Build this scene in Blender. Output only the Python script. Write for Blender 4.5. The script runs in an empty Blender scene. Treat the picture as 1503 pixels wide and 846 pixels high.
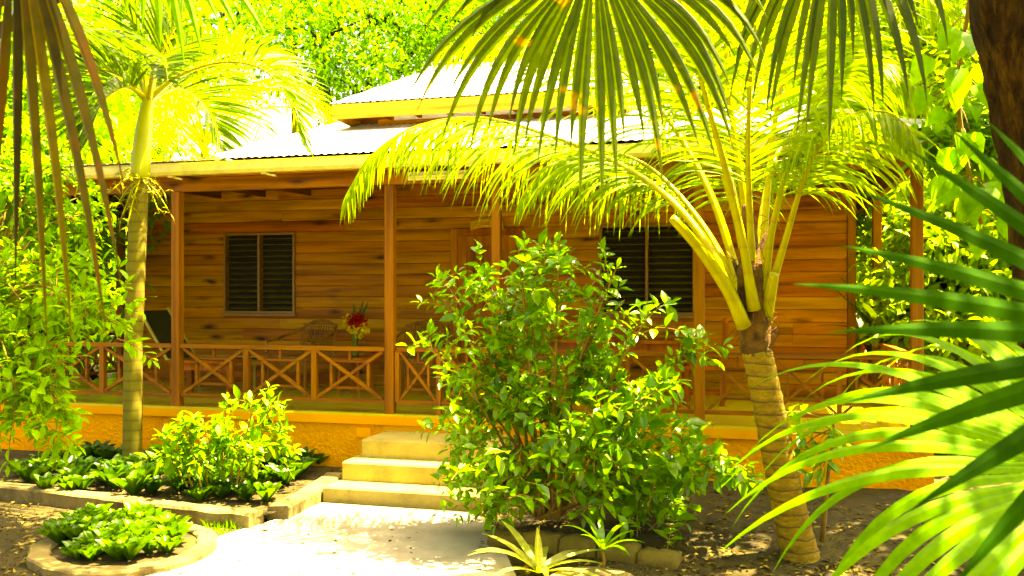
import bpy, math
import numpy as np
from mathutils import Vector, Matrix

SC = bpy.context.scene
COL = SC.collection
PI = math.pi
RNG = np.random.RandomState(7)

# ------------------------------------------------------------------ camera frame helpers (photo pixel -> world point)
T = math.radians(14.9)
EYE = np.array([0.0, 0.0, 1.70])
RV = np.array([math.cos(T), math.sin(T), 0.0])
FV = np.array([-math.sin(T), math.cos(T), 0.0])
UP = np.array([0.0, 0.0, 1.0])
FOC = 1330.0


def P(px, py, d):
    return EYE + d * (FV + (px - 751) / FOC * RV + (434 - py) / FOC * UP)


def PY(px, py, Y):
    u = (px - 751) / FOC
    return P(px, py, Y / (FV[1] + u * RV[1]))


def G(px, py, z=0.0):
    return P(px, py, FOC * (1.7 - z) / (py - 434))


def nrm(v):
    v = np.asarray(v, float)
    return v / (np.linalg.norm(v, axis=-1, keepdims=True) + 1e-12)


# ------------------------------------------------------------------ node material helpers
def new_mat(name):
    m = bpy.data.materials.new(name)
    m.use_nodes = True
    nt = m.node_tree
    nt.nodes.clear()
    out = nt.nodes.new('ShaderNodeOutputMaterial')
    return m, nt, out


def N(nt, typ, **kw):
    n = nt.nodes.new(typ)
    for k, v in kw.items():
        if k.startswith('i_'):
            key = k[2:]
            key = int(key) if key.isdigit() else key.replace('_', ' ')
            n.inputs[key].default_value = v
        else:
            setattr(n, k, v)
    return n


def ramp(nt, fac, stops, interp='LINEAR'):
    r = nt.nodes.new('ShaderNodeValToRGB')
    r.color_ramp.interpolation = interp
    el = r.color_ramp.elements
    while len(el) < len(stops):
        el.new(0.5)
    for e, (p, c) in zip(el, stops):
        e.position = p
        e.color = (c[0], c[1], c[2], 1) if not isinstance(c, float) else (c, c, c, 1)
    nt.links.new(fac, r.inputs['Fac'])
    return r


def mixc(nt, fac, a, b, mode='MIX'):
    m = nt.nodes.new('ShaderNodeMix')
    m.data_type = 'RGBA'
    m.blend_type = mode
    for sock, val in ((m.inputs[0], fac), (m.inputs[6], a), (m.inputs[7], b)):
        if hasattr(val, 'is_output') or isinstance(val, bpy.types.NodeSocket):
            nt.links.new(val, sock)
        elif isinstance(val, (int, float)):
            sock.default_value = val
        else:
            sock.default_value = (val[0], val[1], val[2], 1)
    return m.outputs[2]


def coords(nt, scale=(1, 1, 1), rot=(0, 0, 0)):
    tc = nt.nodes.new('ShaderNodeTexCoord')
    mp = nt.nodes.new('ShaderNodeMapping')
    mp.inputs['Scale'].default_value = scale
    mp.inputs['Rotation'].default_value = rot
    nt.links.new(tc.outputs['Object'], mp.inputs['Vector'])
    return mp.outputs['Vector']


def noise(nt, vec, scale, detail=4.0, rough=0.55):
    n = N(nt, 'ShaderNodeTexNoise', i_Scale=scale, i_Detail=detail, i_Roughness=rough)
    nt.links.new(vec, n.inputs['Vector'])
    return n.outputs['Fac']


def bump(nt, h, strength, dist, bsdf):
    b = N(nt, 'ShaderNodeBump', i_Strength=strength, i_Distance=dist)
    nt.links.new(h, b.inputs['Height'])
    nt.links.new(b.outputs['Normal'], bsdf.inputs['Normal'])


def leaf_mat(name, cols, trans=0.45, tcol=None, rough=0.5, spots=None, spot_amt=0.62, spot_scale=14, spec=0.22):
    """thin leaf: glossy face + light passing through; every leaf (mesh island) its own tone"""
    m, nt, out = new_mat(name)
    geo = nt.nodes.new('ShaderNodeNewGeometry')
    n = len(cols)
    r = ramp(nt, geo.outputs['Random Per Island'], [(i / max(1, n - 1), c) for i, c in enumerate(cols)])
    col = r.outputs['Color']
    v = coords(nt)
    nf = noise(nt, v, 26, 3)
    fine = ramp(nt, nf, [(0.3, (0.72, 0.78, 0.7)), (0.7, (1.22, 1.18, 1.2))])
    col = mixc(nt, 1.0, col, fine.outputs['Color'], 'MULTIPLY')
    if spots is not None:
        sp = noise(nt, v, spot_scale, 3, 0.6)
        sr = ramp(nt, sp, [(spot_amt, 0.0), (spot_amt + 0.07, 1.0)])
        col = mixc(nt, sr.outputs['Color'], col, spots)
    b = N(nt, 'ShaderNodeBsdfPrincipled', i_Roughness=rough)
    b.inputs['Specular IOR Level'].default_value = spec
    nt.links.new(col, b.inputs['Base Color'])
    t = nt.nodes.new('ShaderNodeBsdfTranslucent')
    tc = mixc(nt, 1.0, col, tcol or (1.9, 1.75, 0.6), 'MULTIPLY')
    nt.links.new(tc, t.inputs['Color'])
    mx = N(nt, 'ShaderNodeMixShader')
    mx.inputs[0].default_value = trans
    nt.links.new(b.outputs[0], mx.inputs[1])
    nt.links.new(t.outputs[0], mx.inputs[2])
    nt.links.new(mx.outputs[0], out.inputs[0])
    return m


def wood_mat(name, cols, axis='x', knots=True, rough=0.5, grain=1.0, dark=(0.06, 0.02, 0.006)):
    m, nt, out = new_mat(name)
    geo = nt.nodes.new('ShaderNodeNewGeometry')
    n = len(cols)
    r = ramp(nt, geo.outputs['Random Per Island'], [(i / max(1, n - 1), c) for i, c in enumerate(cols)])
    sc = {'x': (0.9, 9, 16), 'y': (9, 0.9, 16), 'z': (16, 16, 0.9)}[axis]
    v = coords(nt, sc)
    # shift the grain from board to board
    add = N(nt, 'ShaderNodeVectorMath', operation='ADD')
    sclr = N(nt, 'ShaderNodeMath', operation='MULTIPLY')
    nt.links.new(geo.outputs['Random Per Island'], sclr.inputs[0])
    sclr.inputs[1].default_value = 37.0
    cb = nt.nodes.new('ShaderNodeCombineXYZ')
    for k in range(3):
        nt.links.new(sclr.outputs[0], cb.inputs[k])
    nt.links.new(v, add.inputs[0])
    nt.links.new(cb.outputs[0], add.inputs[1])
    g1 = noise(nt, add.outputs[0], 1.6, 6, 0.65)
    gr = ramp(nt, g1, [(0.28, (0.55, 0.5, 0.45)), (0.5, (1, 1, 1)), (0.74, (1.28, 1.32, 1.35))])
    col = mixc(nt, grain, r.outputs['Color'], gr.outputs['Color'], 'MULTIPLY')
    g2 = noise(nt, add.outputs[0], 0.45, 2)
    g2r = ramp(nt, g2, [(0.30, (0.50, 0.42, 0.36)), (0.46, (0.9, 0.88, 0.85)), (0.68, (1.14, 1.16, 1.1))])
    col = mixc(nt, 1.0, col, g2r.outputs['Color'], 'MULTIPLY')
    if knots:
        ks = {'x': (1.9, 1.0, 6.2), 'y': (1.0, 2.6, 6.8), 'z': (6.8, 6.8, 2.0)}[axis]
        kv = coords(nt, ks)
        wob = N(nt, 'ShaderNodeTexNoise', i_Scale=3.0)
        nt.links.new(kv, wob.inputs['Vector'])
        kk = N(nt, 'ShaderNodeVectorMath', operation='MULTIPLY_ADD')
        nt.links.new(wob.outputs['Color'], kk.inputs[0])
        kk.inputs[1].default_value = (0.25, 0.25, 0.25)
        nt.links.new(kv, kk.inputs[2])
        vo = N(nt, 'ShaderNodeTexVoronoi', i_Scale=1.0)
        nt.links.new(kk.outputs[0], vo.inputs['Vector'])
        kr = ramp(nt, vo.outputs['Distance'], [(0.08, 1.0), (0.16, 0.55), (0.30, 0.0)])
        col = mixc(nt, kr.outputs['Color'], col, dark)
    b = N(nt, 'ShaderNodeBsdfPrincipled', i_Roughness=rough)
    b.inputs['Specular IOR Level'].default_value = 0.2
    nt.links.new(col, b.inputs['Base Color'])
    bump(nt, g1, 0.25, 0.01, b)
    nt.links.new(b.outputs[0], out.inputs[0])
    return m


def rough_mat(name, c1, c2, scale=6, rough=0.85, bumpd=0.01, bscale=40, c3=None, bstr=0.6, s3=1.3):
    m, nt, out = new_mat(name)
    v = coords(nt)
    f = noise(nt, v, scale, 6, 0.62)
    col = ramp(nt, f, [(0.3, c1), (0.7, c2)]).outputs['Color']
    if c3 is not None:
        f3 = noise(nt, v, s3, 5, 0.7)
        col = mixc(nt, ramp(nt, f3, [(0.46, 0.0), (0.66, 0.85)]).outputs['Color'], col, c3)
    b = N(nt, 'ShaderNodeBsdfPrincipled', i_Roughness=rough)
    b.inputs['Specular IOR Level'].default_value = 0.3
    nt.links.new(col, b.inputs['Base Color'])
    bump(nt, noise(nt, v, bscale, 5, 0.6), bstr, bumpd, b)
    nt.links.new(b.outputs[0], out.inputs[0])
    return m


def plain_mat(name, c, rough=0.5, metal=0.0, spec=0.5, var=0.15, scale=9):
    m, nt, out = new_mat(name)
    v = coords(nt)
    f = noise(nt, v, scale, 4)
    col = ramp(nt, f, [(0.3, tuple(x * (1 - var) for x in c)), (0.7, tuple(x * (1 + var) for x in c))]).outputs['Color']
    b = N(nt, 'ShaderNodeBsdfPrincipled', i_Roughness=rough, i_Metallic=metal)
    b.inputs['Specular IOR Level'].default_value = spec
    nt.links.new(col, b.inputs['Base Color'])
    nt.links.new(b.outputs[0], out.inputs[0])
    return m


def ringed_bark(name, c1, c2, cring, rings=22.0, zlen=1.0, rough=0.8, bd=0.012, warp=1.2, zs=0.4, soft=0.1):
    m, nt, out = new_mat(name)
    v = coords(nt)
    w = N(nt, 'ShaderNodeTexWave', wave_type='BANDS', bands_direction='Z', wave_profile='SAW',
          i_Scale=rings, i_Distortion=warp, i_Detail=2.0)
    w.inputs['Detail Scale'].default_value = 2.0
    nt.links.new(v, w.inputs['Vector'])
    f = noise(nt, coords(nt, (1, 1, zs)), 16, 6, 0.72)
    base = ramp(nt, f, [(0.3, c1), (0.7, c2)]).outputs['Color']
    wr = ramp(nt, w.outputs['Fac'], [(0.0, 0.9), (soft, 0.35), (soft * 3, 0.0), (0.93, 0.0), (1.0, 0.6)])
    col = mixc(nt, wr.outputs['Color'], base, cring)
    b = N(nt, 'ShaderNodeBsdfPrincipled', i_Roughness=rough)
    b.inputs['Specular IOR Level'].default_value = 0.25
    nt.links.new(col, b.inputs['Base Color'])
    mm = N(nt, 'ShaderNodeMath', operation='MULTIPLY_ADD')
    nt.links.new(f, mm.inputs[0])
    mm.inputs[1].default_value = 0.7
    nt.links.new(w.outputs['Fac'], mm.inputs[2])
    bump(nt, mm.outputs[0], 0.7, bd, b)
    nt.links.new(b.outputs[0], out.inputs[0])
    return m


# ------------------------------------------------------------------ mesh builder
class MB:
    def __init__(s):
        s.v = []
        s.f = []
        s.n = 0

    def add(s, verts, faces):
        verts = np.asarray(verts, float).reshape(-1, 3)
        b = s.n
        s.v.append(verts)
        s.f.extend([tuple(int(i) + b for i in f) for f in faces])
        s.n += len(verts)

    def box(s, x0, x1, y0, y1, z0, z1):
        v = [(x, y, z) for z in (z0, z1) for y in (y0, y1) for x in (x0, x1)]
        s.add(v, [(0, 2, 3, 1), (4, 5, 7, 6), (0, 1, 5, 4), (2, 6, 7, 3), (0, 4, 6, 2), (1, 3, 7, 5)])

    def bbox(s, x0, x1, y0, y1, z0, z1, b=0.006):
        """box with chamfered vertical and top edges"""
        def ring(ins, z):
            return [(x0 + ins, y0 + b, z), (x0 + b, y0 + ins, z), (x1 - b, y0 + ins, z), (x1 - ins, y0 + b, z),
                    (x1 - ins, y1 - b, z), (x1 - b, y1 - ins, z), (x0 + b, y1 - ins, z), (x0 + ins, y1 - b, z)]
        r = ring(0, z0) + ring(0, z1 - b) + [(min(max(x, x0 + b), x1 - b), min(max(y, y0 + b), y1 - b), z1) for x, y, z in ring(0, z1)]
        f = []
        for k in range(2):
            for i in range(8):
                j = (i + 1) % 8
                f.append((k * 8 + i, k * 8 + j, k * 8 + 8 + j, k * 8 + 8 + i))
        f.append(tuple(range(16, 24)))
        f.append(tuple(range(7, -1, -1)))
        s.add(r, f)

    def beam(s, p, q, w, h, up=(0, 0, 1)):
        p = np.asarray(p, float); q = np.asarray(q, float)
        d = nrm(q - p)
        sx = np.cross(d, up)
        if np.linalg.norm(sx) < 1e-4:
            sx = np.cross(d, (0, 1, 0))
        sx = nrm(sx)
        sz = np.cross(sx, d)
        v = []
        for c in (p, q):
            for a, b in ((-1, -1), (1, -1), (1, 1), (-1, 1)):
                v.append(c + sx * a * w / 2 + sz * b * h / 2)
        s.add(v, [(3, 2, 1, 0), (4, 5, 6, 7), (0, 1, 5, 4), (1, 2, 6, 5), (2, 3, 7, 6), (3, 0, 4, 7)])

    def tube(s, pts, rad, n=8, caps=True, jit=0.0, rng=None):
        pts = np.asarray(pts, float)
        m = len(pts)
        rad = np.broadcast_to(np.asarray(rad, float), (m,))
        tan = nrm(np.gradient(pts, axis=0))
        ref = np.array([0.0, 1.0, 0.0]) if abs(tan[0][2]) > 0.7 else UP
        v = []
        a = np.arange(n) * 2 * PI / n
        for i in range(m):
            x = nrm(np.cross(ref, tan[i]))
            y = np.cross(tan[i], x)
            ref = np.cross(x, tan[i]) * -1 if False else ref
            r = rad[i] * (1 + (jit * rng.uniform(-1, 1, n) if jit else 0))
            v.append(pts[i] + np.outer(np.cos(a) * r, x) + np.outer(np.sin(a) * r, y))
        f = [(i * n + k, i * n + (k + 1) % n, (i + 1) * n + (k + 1) % n, (i + 1) * n + k) for i in range(m - 1) for k in range(n)]
        if caps:
            f.append(tuple(range(n - 1, -1, -1)))
            f.append(tuple((m - 1) * n + k for k in range(n)))
        s.add(np.concatenate(v), f)

    def strip(s, pts, wid, wvec, fold, nvec):
        """leaf blade: three verts across, folded along its midrib"""
        pts = np.asarray(pts, float)
        m = len(pts)
        L = pts - wvec * wid[:, None] / 2 + nvec * (fold * wid)[:, None]
        Rr = pts + wvec * wid[:, None] / 2 + nvec * (fold * wid)[:, None]
        v = np.stack([L, pts, Rr], 1).reshape(-1, 3)
        f = []
        for i in range(m - 1):
            a, b = i * 3, i * 3 + 3
            f.append((a, a + 1, b + 1, b))
            f.append((a + 1, a + 2, b + 2, b + 1))
        s.add(v, f)

    def build(s, name, mat, parent=None, smooth=False, origin=None):
        me = bpy.data.meshes.new(name)
        v = np.concatenate(s.v) if s.v else np.zeros((0, 3))
        off = np.zeros(3)
        q = parent
        while q is not None:
            off += np.array(q.location)
            q = q.parent
        if origin is not None:
            off = off + np.asarray(origin, float)
        me.from_pydata((v - off).tolist(), [], s.f)
        me.update()
        if smooth:
            me.shade_smooth() if hasattr(me, 'shade_smooth') else me.polygons.foreach_set('use_smooth', [True] * len(me.polygons))
        me.materials.append(mat)
        o = bpy.data.objects.new(name, me)
        COL.objects.link(o)
        if parent is not None:
            o.parent = parent
        if origin is not None:
            o.location = tuple(origin)
        return o


def catmull(ctrl, n):
    c = np.asarray(ctrl, float)
    c = np.vstack([2 * c[0] - c[1], c, 2 * c[-1] - c[-2]])
    k = len(c) - 3
    out = []
    for t in np.linspace(0, k - 1e-6, n):
        i = int(t); u = t - i
        p0, p1, p2, p3 = c[i:i + 4]
        out.append(0.5 * (2 * p1 + (p2 - p0) * u + (2 * p0 - 5 * p1 + 4 * p2 - p3) * u * u + (3 * p1 - p0 - 3 * p2 + p3) * u ** 3))
    return np.array(out)


class Leaves:
    """many leaf blades gathered into one foliage mesh"""
    def __init__(s):
        s.p, s.d, s.u, s.l, s.w = [], [], [], [], []

    def add(s, p, d, u, l, w):
        s.p.append(np.atleast_2d(p)); s.d.append(np.atleast_2d(d)); s.u.append(np.atleast_2d(u))
        s.l.append(np.atleast_1d(l)); s.w.append(np.atleast_1d(w))

    def build(s, name, mat, parent=None, near=True, droop=0.25, fold=0.18, shape=None, origin=None):
        p = np.concatenate(s.p); d = nrm(np.concatenate(s.d)); u = np.concatenate(s.u)
        l = np.concatenate(s.l)[:, None, None]; w = np.concatenate(s.w)[:, None, None]
        x = np.cross(d, u); x = nrm(x)
        nn = np.cross(x, d)
        if near:
            sh = shape or ((0.0, 0.05), (0.22, 0.36), (0.5, 0.5), (0.78, 0.3), (1.0, 0.0))
            tv, sv, nv = [], [], []
            for (t, h) in sh:
                for sd in (-1, 0, 1):
                    tv.append(t); sv.append(sd * h); nv.append(abs(sd) * h * fold * 2)
            K = len(sh)
            faces = []
            for i in range(K - 1):
                a, b = 3 * i, 3 * i + 3
                faces += [(a, a + 1, b + 1, b), (a + 1, a + 2, b + 2, b + 1)]
        else:
            tv = [0, 0.42, 0.42, 1.0]; sv = [0, -0.5, 0.5, 0]; nv = [0, 0.16, 0.16, 0]
            faces = [(0, 3, 1), (0, 2, 3)]
        tv = np.array(tv)[None, :, None]; sv = np.array(sv)[None, :, None]; nv = np.array(nv)[None, :, None]
        V = p[:, None, :] + d[:, None, :] * tv * l + x[:, None, :] * sv * w + nn[:, None, :] * (nv * w - droop * tv ** 2 * l)
        nvp = V.shape[1]
        cnt = len(p)
        V = V.reshape(-1, 3)
        off = np.zeros(3); q = parent
        while q is not None:
            off += np.array(q.location); q = q.parent
        if origin is not None:
            off = off + np.asarray(origin, float)
        V = V - off
        me = bpy.data.meshes.new(name)
        fl = [len(f) for f in faces]
        flat = np.concatenate([np.array(f) for f in faces])
        idx = (flat[None, :] + (np.arange(cnt) * nvp)[:, None]).reshape(-1)
        tot = np.tile(np.array(fl), cnt)
        start = np.concatenate([[0], np.cumsum(tot)[:-1]])
        me.vertices.add(len(V)); me.vertices.foreach_set('co', V.reshape(-1))
        me.loops.add(len(idx)); me.loops.foreach_set('vertex_index', idx.astype(np.int32))
        me.polygons.add(len(tot)); me.polygons.foreach_set('loop_start', start.astype(np.int32))
        me.polygons.foreach_set('loop_total', tot.astype(np.int32))
        me.polygons.foreach_set('use_smooth', np.ones(len(tot), bool) if near else np.zeros(len(tot), bool))
        me.update(calc_edges=True)
        me.validate()
        me.materials.append(mat)
        o = bpy.data.objects.new(name, me)
        COL.objects.link(o)
        if parent is not None:
            o.parent = parent
        if origin is not None:
            o.location = tuple(origin)
        return o


# ------------------------------------------------------------------ things
def tag(o, label=None, cat=None, group=None, kind=None):
    if label: o['label'] = label
    if cat: o['category'] = cat
    if group: o['group'] = group
    if kind: o['kind'] = kind
    return o


def thing(name, label, cat, loc=(0, 0, 0), group=None):
    o = bpy.data.objects.new(name, None)
    o.empty_display_size = 0.1
    COL.objects.link(o)
    o.location = tuple(float(x) for x in loc)
    return tag(o, label, cat, group)


def copy_thing(o, loc, rz, s, label=None):
    c = o.copy(); COL.objects.link(c)
    c.location = tuple(float(x) for x in loc); c.rotation_euler = (0, 0, rz); c.scale = (s, s, s)
    if label: c['label'] = label
    for ch in list(o.children):
        k = ch.copy(); COL.objects.link(k); k.parent = c
    return c


# ------------------------------------------------------------------ materials
M = {}
M['wall'] = wood_mat('pine_boards', [(0.46, 0.185, 0.010), (0.40, 0.105, 0.007), (0.52, 0.25, 0.014), (0.44, 0.165, 0.009), (0.36, 0.10, 0.006), (0.54, 0.27, 0.018), (0.42, 0.15, 0.008), (0.48, 0.22, 0.012)], 'x')
M['post'] = wood_mat('varnished_posts', [(0.23, 0.076, 0.007), (0.30, 0.106, 0.009), (0.20, 0.060, 0.005)], 'z', knots=False)
M['rail'] = wood_mat('varnished_rails', [(0.22, 0.070, 0.007), (0.28, 0.098, 0.009), (0.19, 0.055, 0.005)], 'x', knots=False)
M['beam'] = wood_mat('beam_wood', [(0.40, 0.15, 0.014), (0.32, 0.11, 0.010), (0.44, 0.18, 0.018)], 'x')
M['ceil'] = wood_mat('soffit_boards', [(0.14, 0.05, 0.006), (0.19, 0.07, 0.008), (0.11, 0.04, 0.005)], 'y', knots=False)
M['door'] = wood_mat('door_wood', [(0.40, 0.13, 0.012), (0.46, 0.17, 0.016), (0.33, 0.095, 0.010)], 'z', knots=False)
M['red'] = wood_mat('mahogany', [(0.34, 0.085, 0.012), (0.40, 0.11, 0.014), (0.29, 0.07, 0.010)], 'z', knots=False, rough=0.38)
M['fascia'] = wood_mat('bleached_fascia', [(0.50, 0.26, 0.06), (0.55, 0.30, 0.07), (0.46, 0.23, 0.05)], 'x', knots=False)
M['roof'] = rough_mat('galvanised_sheet', (0.62, 0.62, 0.60), (0.74, 0.74, 0.72), 1.6, 0.42, 0.001, 8, c3=(0.5, 0.46, 0.38), s3=0.8)
M['gutter'] = plain_mat('cream_gutter', (0.74, 0.68, 0.20), 0.35)
M['stucco'] = rough_mat('ochre_stucco', (0.82, 0.31, 0.012), (0.90, 0.38, 0.016), 3, 0.9, 0.03, 28, bstr=1.0, c3=(0.66, 0.23, 0.012), s3=1.1)
M['band'] = rough_mat('ochre_plaster', (0.76, 0.29, 0.014), (0.82, 0.34, 0.018), 4, 0.8, 0.003, 30)
M['tile'] = rough_mat('veranda_tile', (0.46, 0.40, 0.07), (0.54, 0.47, 0.09), 3, 0.16, 0.001, 12)
M['conc'] = rough_mat('step_concrete', (0.29, 0.24, 0.065), (0.37, 0.31, 0.085), 5, 0.85, 0.004, 50, c3=(0.17, 0.14, 0.035), s3=2.6)
M['path'] = rough_mat('path_concrete', (0.25, 0.225, 0.165), (0.33, 0.30, 0.225), 4, 0.9, 0.003, 60, c3=(0.19, 0.165, 0.11), s3=1.4)
M['kerb'] = rough_mat('kerb_concrete', (0.13, 0.10, 0.03), (0.24, 0.195, 0.065), 5, 0.9, 0.014, 30, c3=(0.04, 0.026, 0.006), s3=2.8)
M['stone'] = rough_mat('mossy_stone', (0.09, 0.07, 0.02), (0.16, 0.125, 0.03), 6, 0.95, 0.02, 18, c3=(0.05, 0.042, 0.008))
M['soil'] = rough_mat('dry_soil', (0.018, 0.0145, 0.003), (0.055, 0.045, 0.009), 9, 0.95, 0.02, 45, c3=(0.012, 0.009, 0.002), s3=2.0)
M['earth'] = rough_mat('garden_earth', (0.018, 0.0145, 0.003), (0.055, 0.045, 0.009), 7, 0.95, 0.02, 50, c3=(0.075, 0.058, 0.014), s3=0.9)
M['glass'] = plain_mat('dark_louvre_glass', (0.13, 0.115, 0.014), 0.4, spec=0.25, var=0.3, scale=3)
M['void'] = plain_mat('painted_room_dark', (0.012, 0.010, 0.005), 0.9)  # near-black colour stands in for the unlit interior
M['winframe'] = plain_mat('window_trim', (0.26, 0.13, 0.02), 0.45)
M['wicker'] = wood_mat('wicker', [(0.25, 0.11, 0.02), (0.32, 0.15, 0.03), (0.19, 0.08, 0.015)], 'z', knots=False)
M['sling'] = plain_mat('dark_green_sling', (0.035, 0.04, 0.012), 0.7)
M['alum'] = plain_mat('cream_tube', (0.45, 0.38, 0.12), 0.4)
M['vase'] = plain_mat('green_glass_vase', (0.07, 0.10, 0.02), 0.1)
M['redpetal'] = leaf_mat('red_petal', [(0.5, 0.012, 0.005), (0.38, 0.01, 0.005)], 0.25, (1.2, 1, 1))
M['yelpetal'] = leaf_mat('yellow_petal', [(0.75, 0.62, 0.06), (0.7, 0.55, 0.10)], 0.25, (1.1, 1.1, 1))
M['cushion'] = plain_mat('red_cushion', (0.42, 0.08, 0.03), 0.8)
M['board'] = plain_mat('carved_board', (0.62, 0.36, 0.06), 0.5)

M['palmleaf'] = leaf_mat('coconut_leaflet', [(0.13, 0.19, 0.005), (0.19, 0.25, 0.006), (0.27, 0.31, 0.012), (0.15, 0.21, 0.005)], 0.5)
M['palm2'] = leaf_mat('christmas_palm_leaflet', [(0.05, 0.095, 0.003), (0.08, 0.13, 0.004), (0.11, 0.16, 0.005)], 0.42)
M['palm3'] = leaf_mat('yellow_palm_leaflet', [(0.17, 0.21, 0.010), (0.25, 0.27, 0.014), (0.13, 0.17, 0.008)], 0.5)
M['stalk'] = ringed_bark('yellow_stalk', (0.26, 0.26, 0.012), (0.36, 0.35, 0.020), (0.26, 0.22, 0.015), 2.0, rough=0.4, bd=0.002)
M['coctrunk'] = ringed_bark('coconut_bark', (0.13, 0.085, 0.012), (0.36, 0.26, 0.036), (0.045, 0.026, 0.005), 4.0, bd=0.03, warp=1.6, zs=2.2, soft=0.12)
M['fibre'] = rough_mat('palm_fibre', (0.035, 0.016, 0.004), (0.16, 0.085, 0.018), 20, 0.95, 0.02, 60)
M['xtrunk'] = ringed_bark('christmas_palm_bark', (0.12, 0.105, 0.018), (0.20, 0.175, 0.03), (0.075, 0.06, 0.012), 3.4, bd=0.006, warp=0.7)
M['shaft'] = plain_mat('crownshaft', (0.30, 0.33, 0.03), 0.4, scale=3)
M['fanleaf'] = leaf_mat('fan_leaf', [(0.040, 0.062, 0.002), (0.065, 0.090, 0.002), (0.050, 0.074, 0.002)], 0.40, spots=(0.26, 0.15, 0.010), spot_amt=0.63, spot_scale=7)
M['fandark'] = leaf_mat('dark_fan_leaf', [(0.016, 0.040, 0.002), (0.030, 0.058, 0.002), (0.022, 0.048, 0.002)], 0.2, spots=(0.14, 0.08, 0.012), spot_amt=0.66, spot_scale=5)
M['fandry'] = leaf_mat('drying_fan_leaf', [(0.022, 0.022, 0.001), (0.065, 0.055, 0.002), (0.015, 0.014, 0.001), (0.04, 0.035, 0.001)], 0.15, (2.4, 2.1, 0.4), spots=(0.05, 0.026, 0.002), spot_amt=0.54, spot_scale=6, spec=0.08)
M['fanbright'] = leaf_mat('bright_fan_leaf', [(0.11, 0.21, 0.004), (0.14, 0.24, 0.005), (0.12, 0.22, 0.004)], 0.45, rough=0.5, spec=0.15)
M['fandeep'] = leaf_mat('deep_green_fan_leaf', [(0.006, 0.045, 0.001), (0.010, 0.058, 0.001), (0.005, 0.038, 0.001)], 0.2, (1.4, 1.7, 0.4), rough=0.8, spec=0.04)
M['bush'] = leaf_mat('shrub_leaf', [(0.07, 0.16, 0.004), (0.14, 0.25, 0.005), (0.24, 0.33, 0.008), (0.10, 0.20, 0.004), (0.19, 0.29, 0.006)], 0.42, rough=0.32, spec=0.5)
M['lime'] = leaf_mat('lime_leaf', [(0.17, 0.27, 0.006), (0.24, 0.33, 0.008), (0.20, 0.30, 0.006), (0.30, 0.36, 0.014)], 0.5)
M['bedshrub'] = leaf_mat('bed_shrub_leaf', [(0.10, 0.19, 0.005), (0.16, 0.25, 0.007), (0.13, 0.22, 0.006)], 0.45)
M['treeA'] = leaf_mat('tree_leaf', [(0.13, 0.25, 0.006), (0.18, 0.30, 0.008), (0.27, 0.36, 0.010), (0.10, 0.20, 0.005)], 0.58)
M['treeB'] = leaf_mat('pale_tree_leaf', [(0.20, 0.28, 0.010), (0.28, 0.34, 0.014), (0.14, 0.23, 0.008), (0.33, 0.36, 0.02)], 0.55)
M['rosette'] = leaf_mat('rosette_leaf', [(0.045, 0.095, 0.004), (0.08, 0.14, 0.005), (0.12, 0.18, 0.008), (0.06, 0.11, 0.004)], 0.3, rough=0.3)
M['rosdark'] = leaf_mat('dark_rosette_leaf', [(0.022, 0.055, 0.003), (0.04, 0.085, 0.004), (0.07, 0.12, 0.006)], 0.25, rough=0.3)
M['cream'] = leaf_mat('striped_lily_leaf', [(0.36, 0.40, 0.08), (0.30, 0.36, 0.05), (0.42, 0.44, 0.14)], 0.4)
M['strap'] = leaf_mat('strap_leaf', [(0.03, 0.06, 0.006), (0.045, 0.08, 0.008), (0.06, 0.10, 0.008)], 0.25)
M['litter'] = leaf_mat('dry_leaf', [(0.10, 0.06, 0.012), (0.05, 0.028, 0.006), (0.36, 0.28, 0.09), (0.035, 0.02, 0.004), (0.07, 0.05, 0.01)], 0.15, (1, 1, 1), rough=0.8)
M['twig'] = rough_mat('twig_bark', (0.14, 0.085, 0.025), (0.26, 0.17, 0.05), 12, 0.9, 0.006, 40)
def bark_mat():
    m, nt, out = new_mat('tree_bark')
    f = noise(nt, coords(nt, (1, 1, 0.18)), 22, 6, 0.7)
    g = noise(nt, coords(nt), 5, 4)
    col = ramp(nt, f, [(0.34, (0.006, 0.003, 0.001)), (0.5, (0.03, 0.015, 0.004)), (0.68, (0.10, 0.055, 0.013))]).outputs['Color']
    col = mixc(nt, ramp(nt, g, [(0.5, 0.0), (0.7, 0.7)]).outputs['Color'], col, (0.03, 0.02, 0.006))
    b = N(nt, 'ShaderNodeBsdfPrincipled', i_Roughness=0.95)
    b.inputs['Specular IOR Level'].default_value = 0.1
    nt.links.new(col, b.inputs['Base Color'])
    bump(nt, f, 1.0, 0.06, b)
    nt.links.new(b.outputs[0], out.inputs[0])
    return m


M['bark'] = bark_mat()

exec_order = []

GREEN = ('lime', 'treeA', 'treeB', 'bush', 'bedshrub', 'palmleaf', 'palm2', 'palm3', 'fanbright', 'fanleaf', 'rosette', 'rosdark')
for k_, m_ in M.items():          # warm cast put into the pigments: less blue outside the pale concretes and metal
    if k_ not in ('roof', 'path', 'kerb', 'conc', 'gutter', 'cream'):
        for n_ in m_.node_tree.nodes:
            if n_.type == 'VALTORGB':
                for e_ in n_.color_ramp.elements:
                    c_ = e_.color
                    if c_[2] < 0.6 * c_[0]: e_.color = (c_[0] * ((0.58 if k_ in ('bush', 'fanbright', 'treeA', 'rosette', 'rosdark', 'bedshrub', 'lime') else 0.72) if k_ in GREEN and c_[1] > c_[0] else 1.0), c_[1], c_[2] * 0.5, 1)

# ================================================================== SETTING
b = MB(); b.add([(-120, -60, 0), (120, -60, 0), (120, 160, 0), (-120, 160, 0)], [(0, 1, 2, 3)])
tag(b.build('ground', M['earth']), kind='structure')

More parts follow.
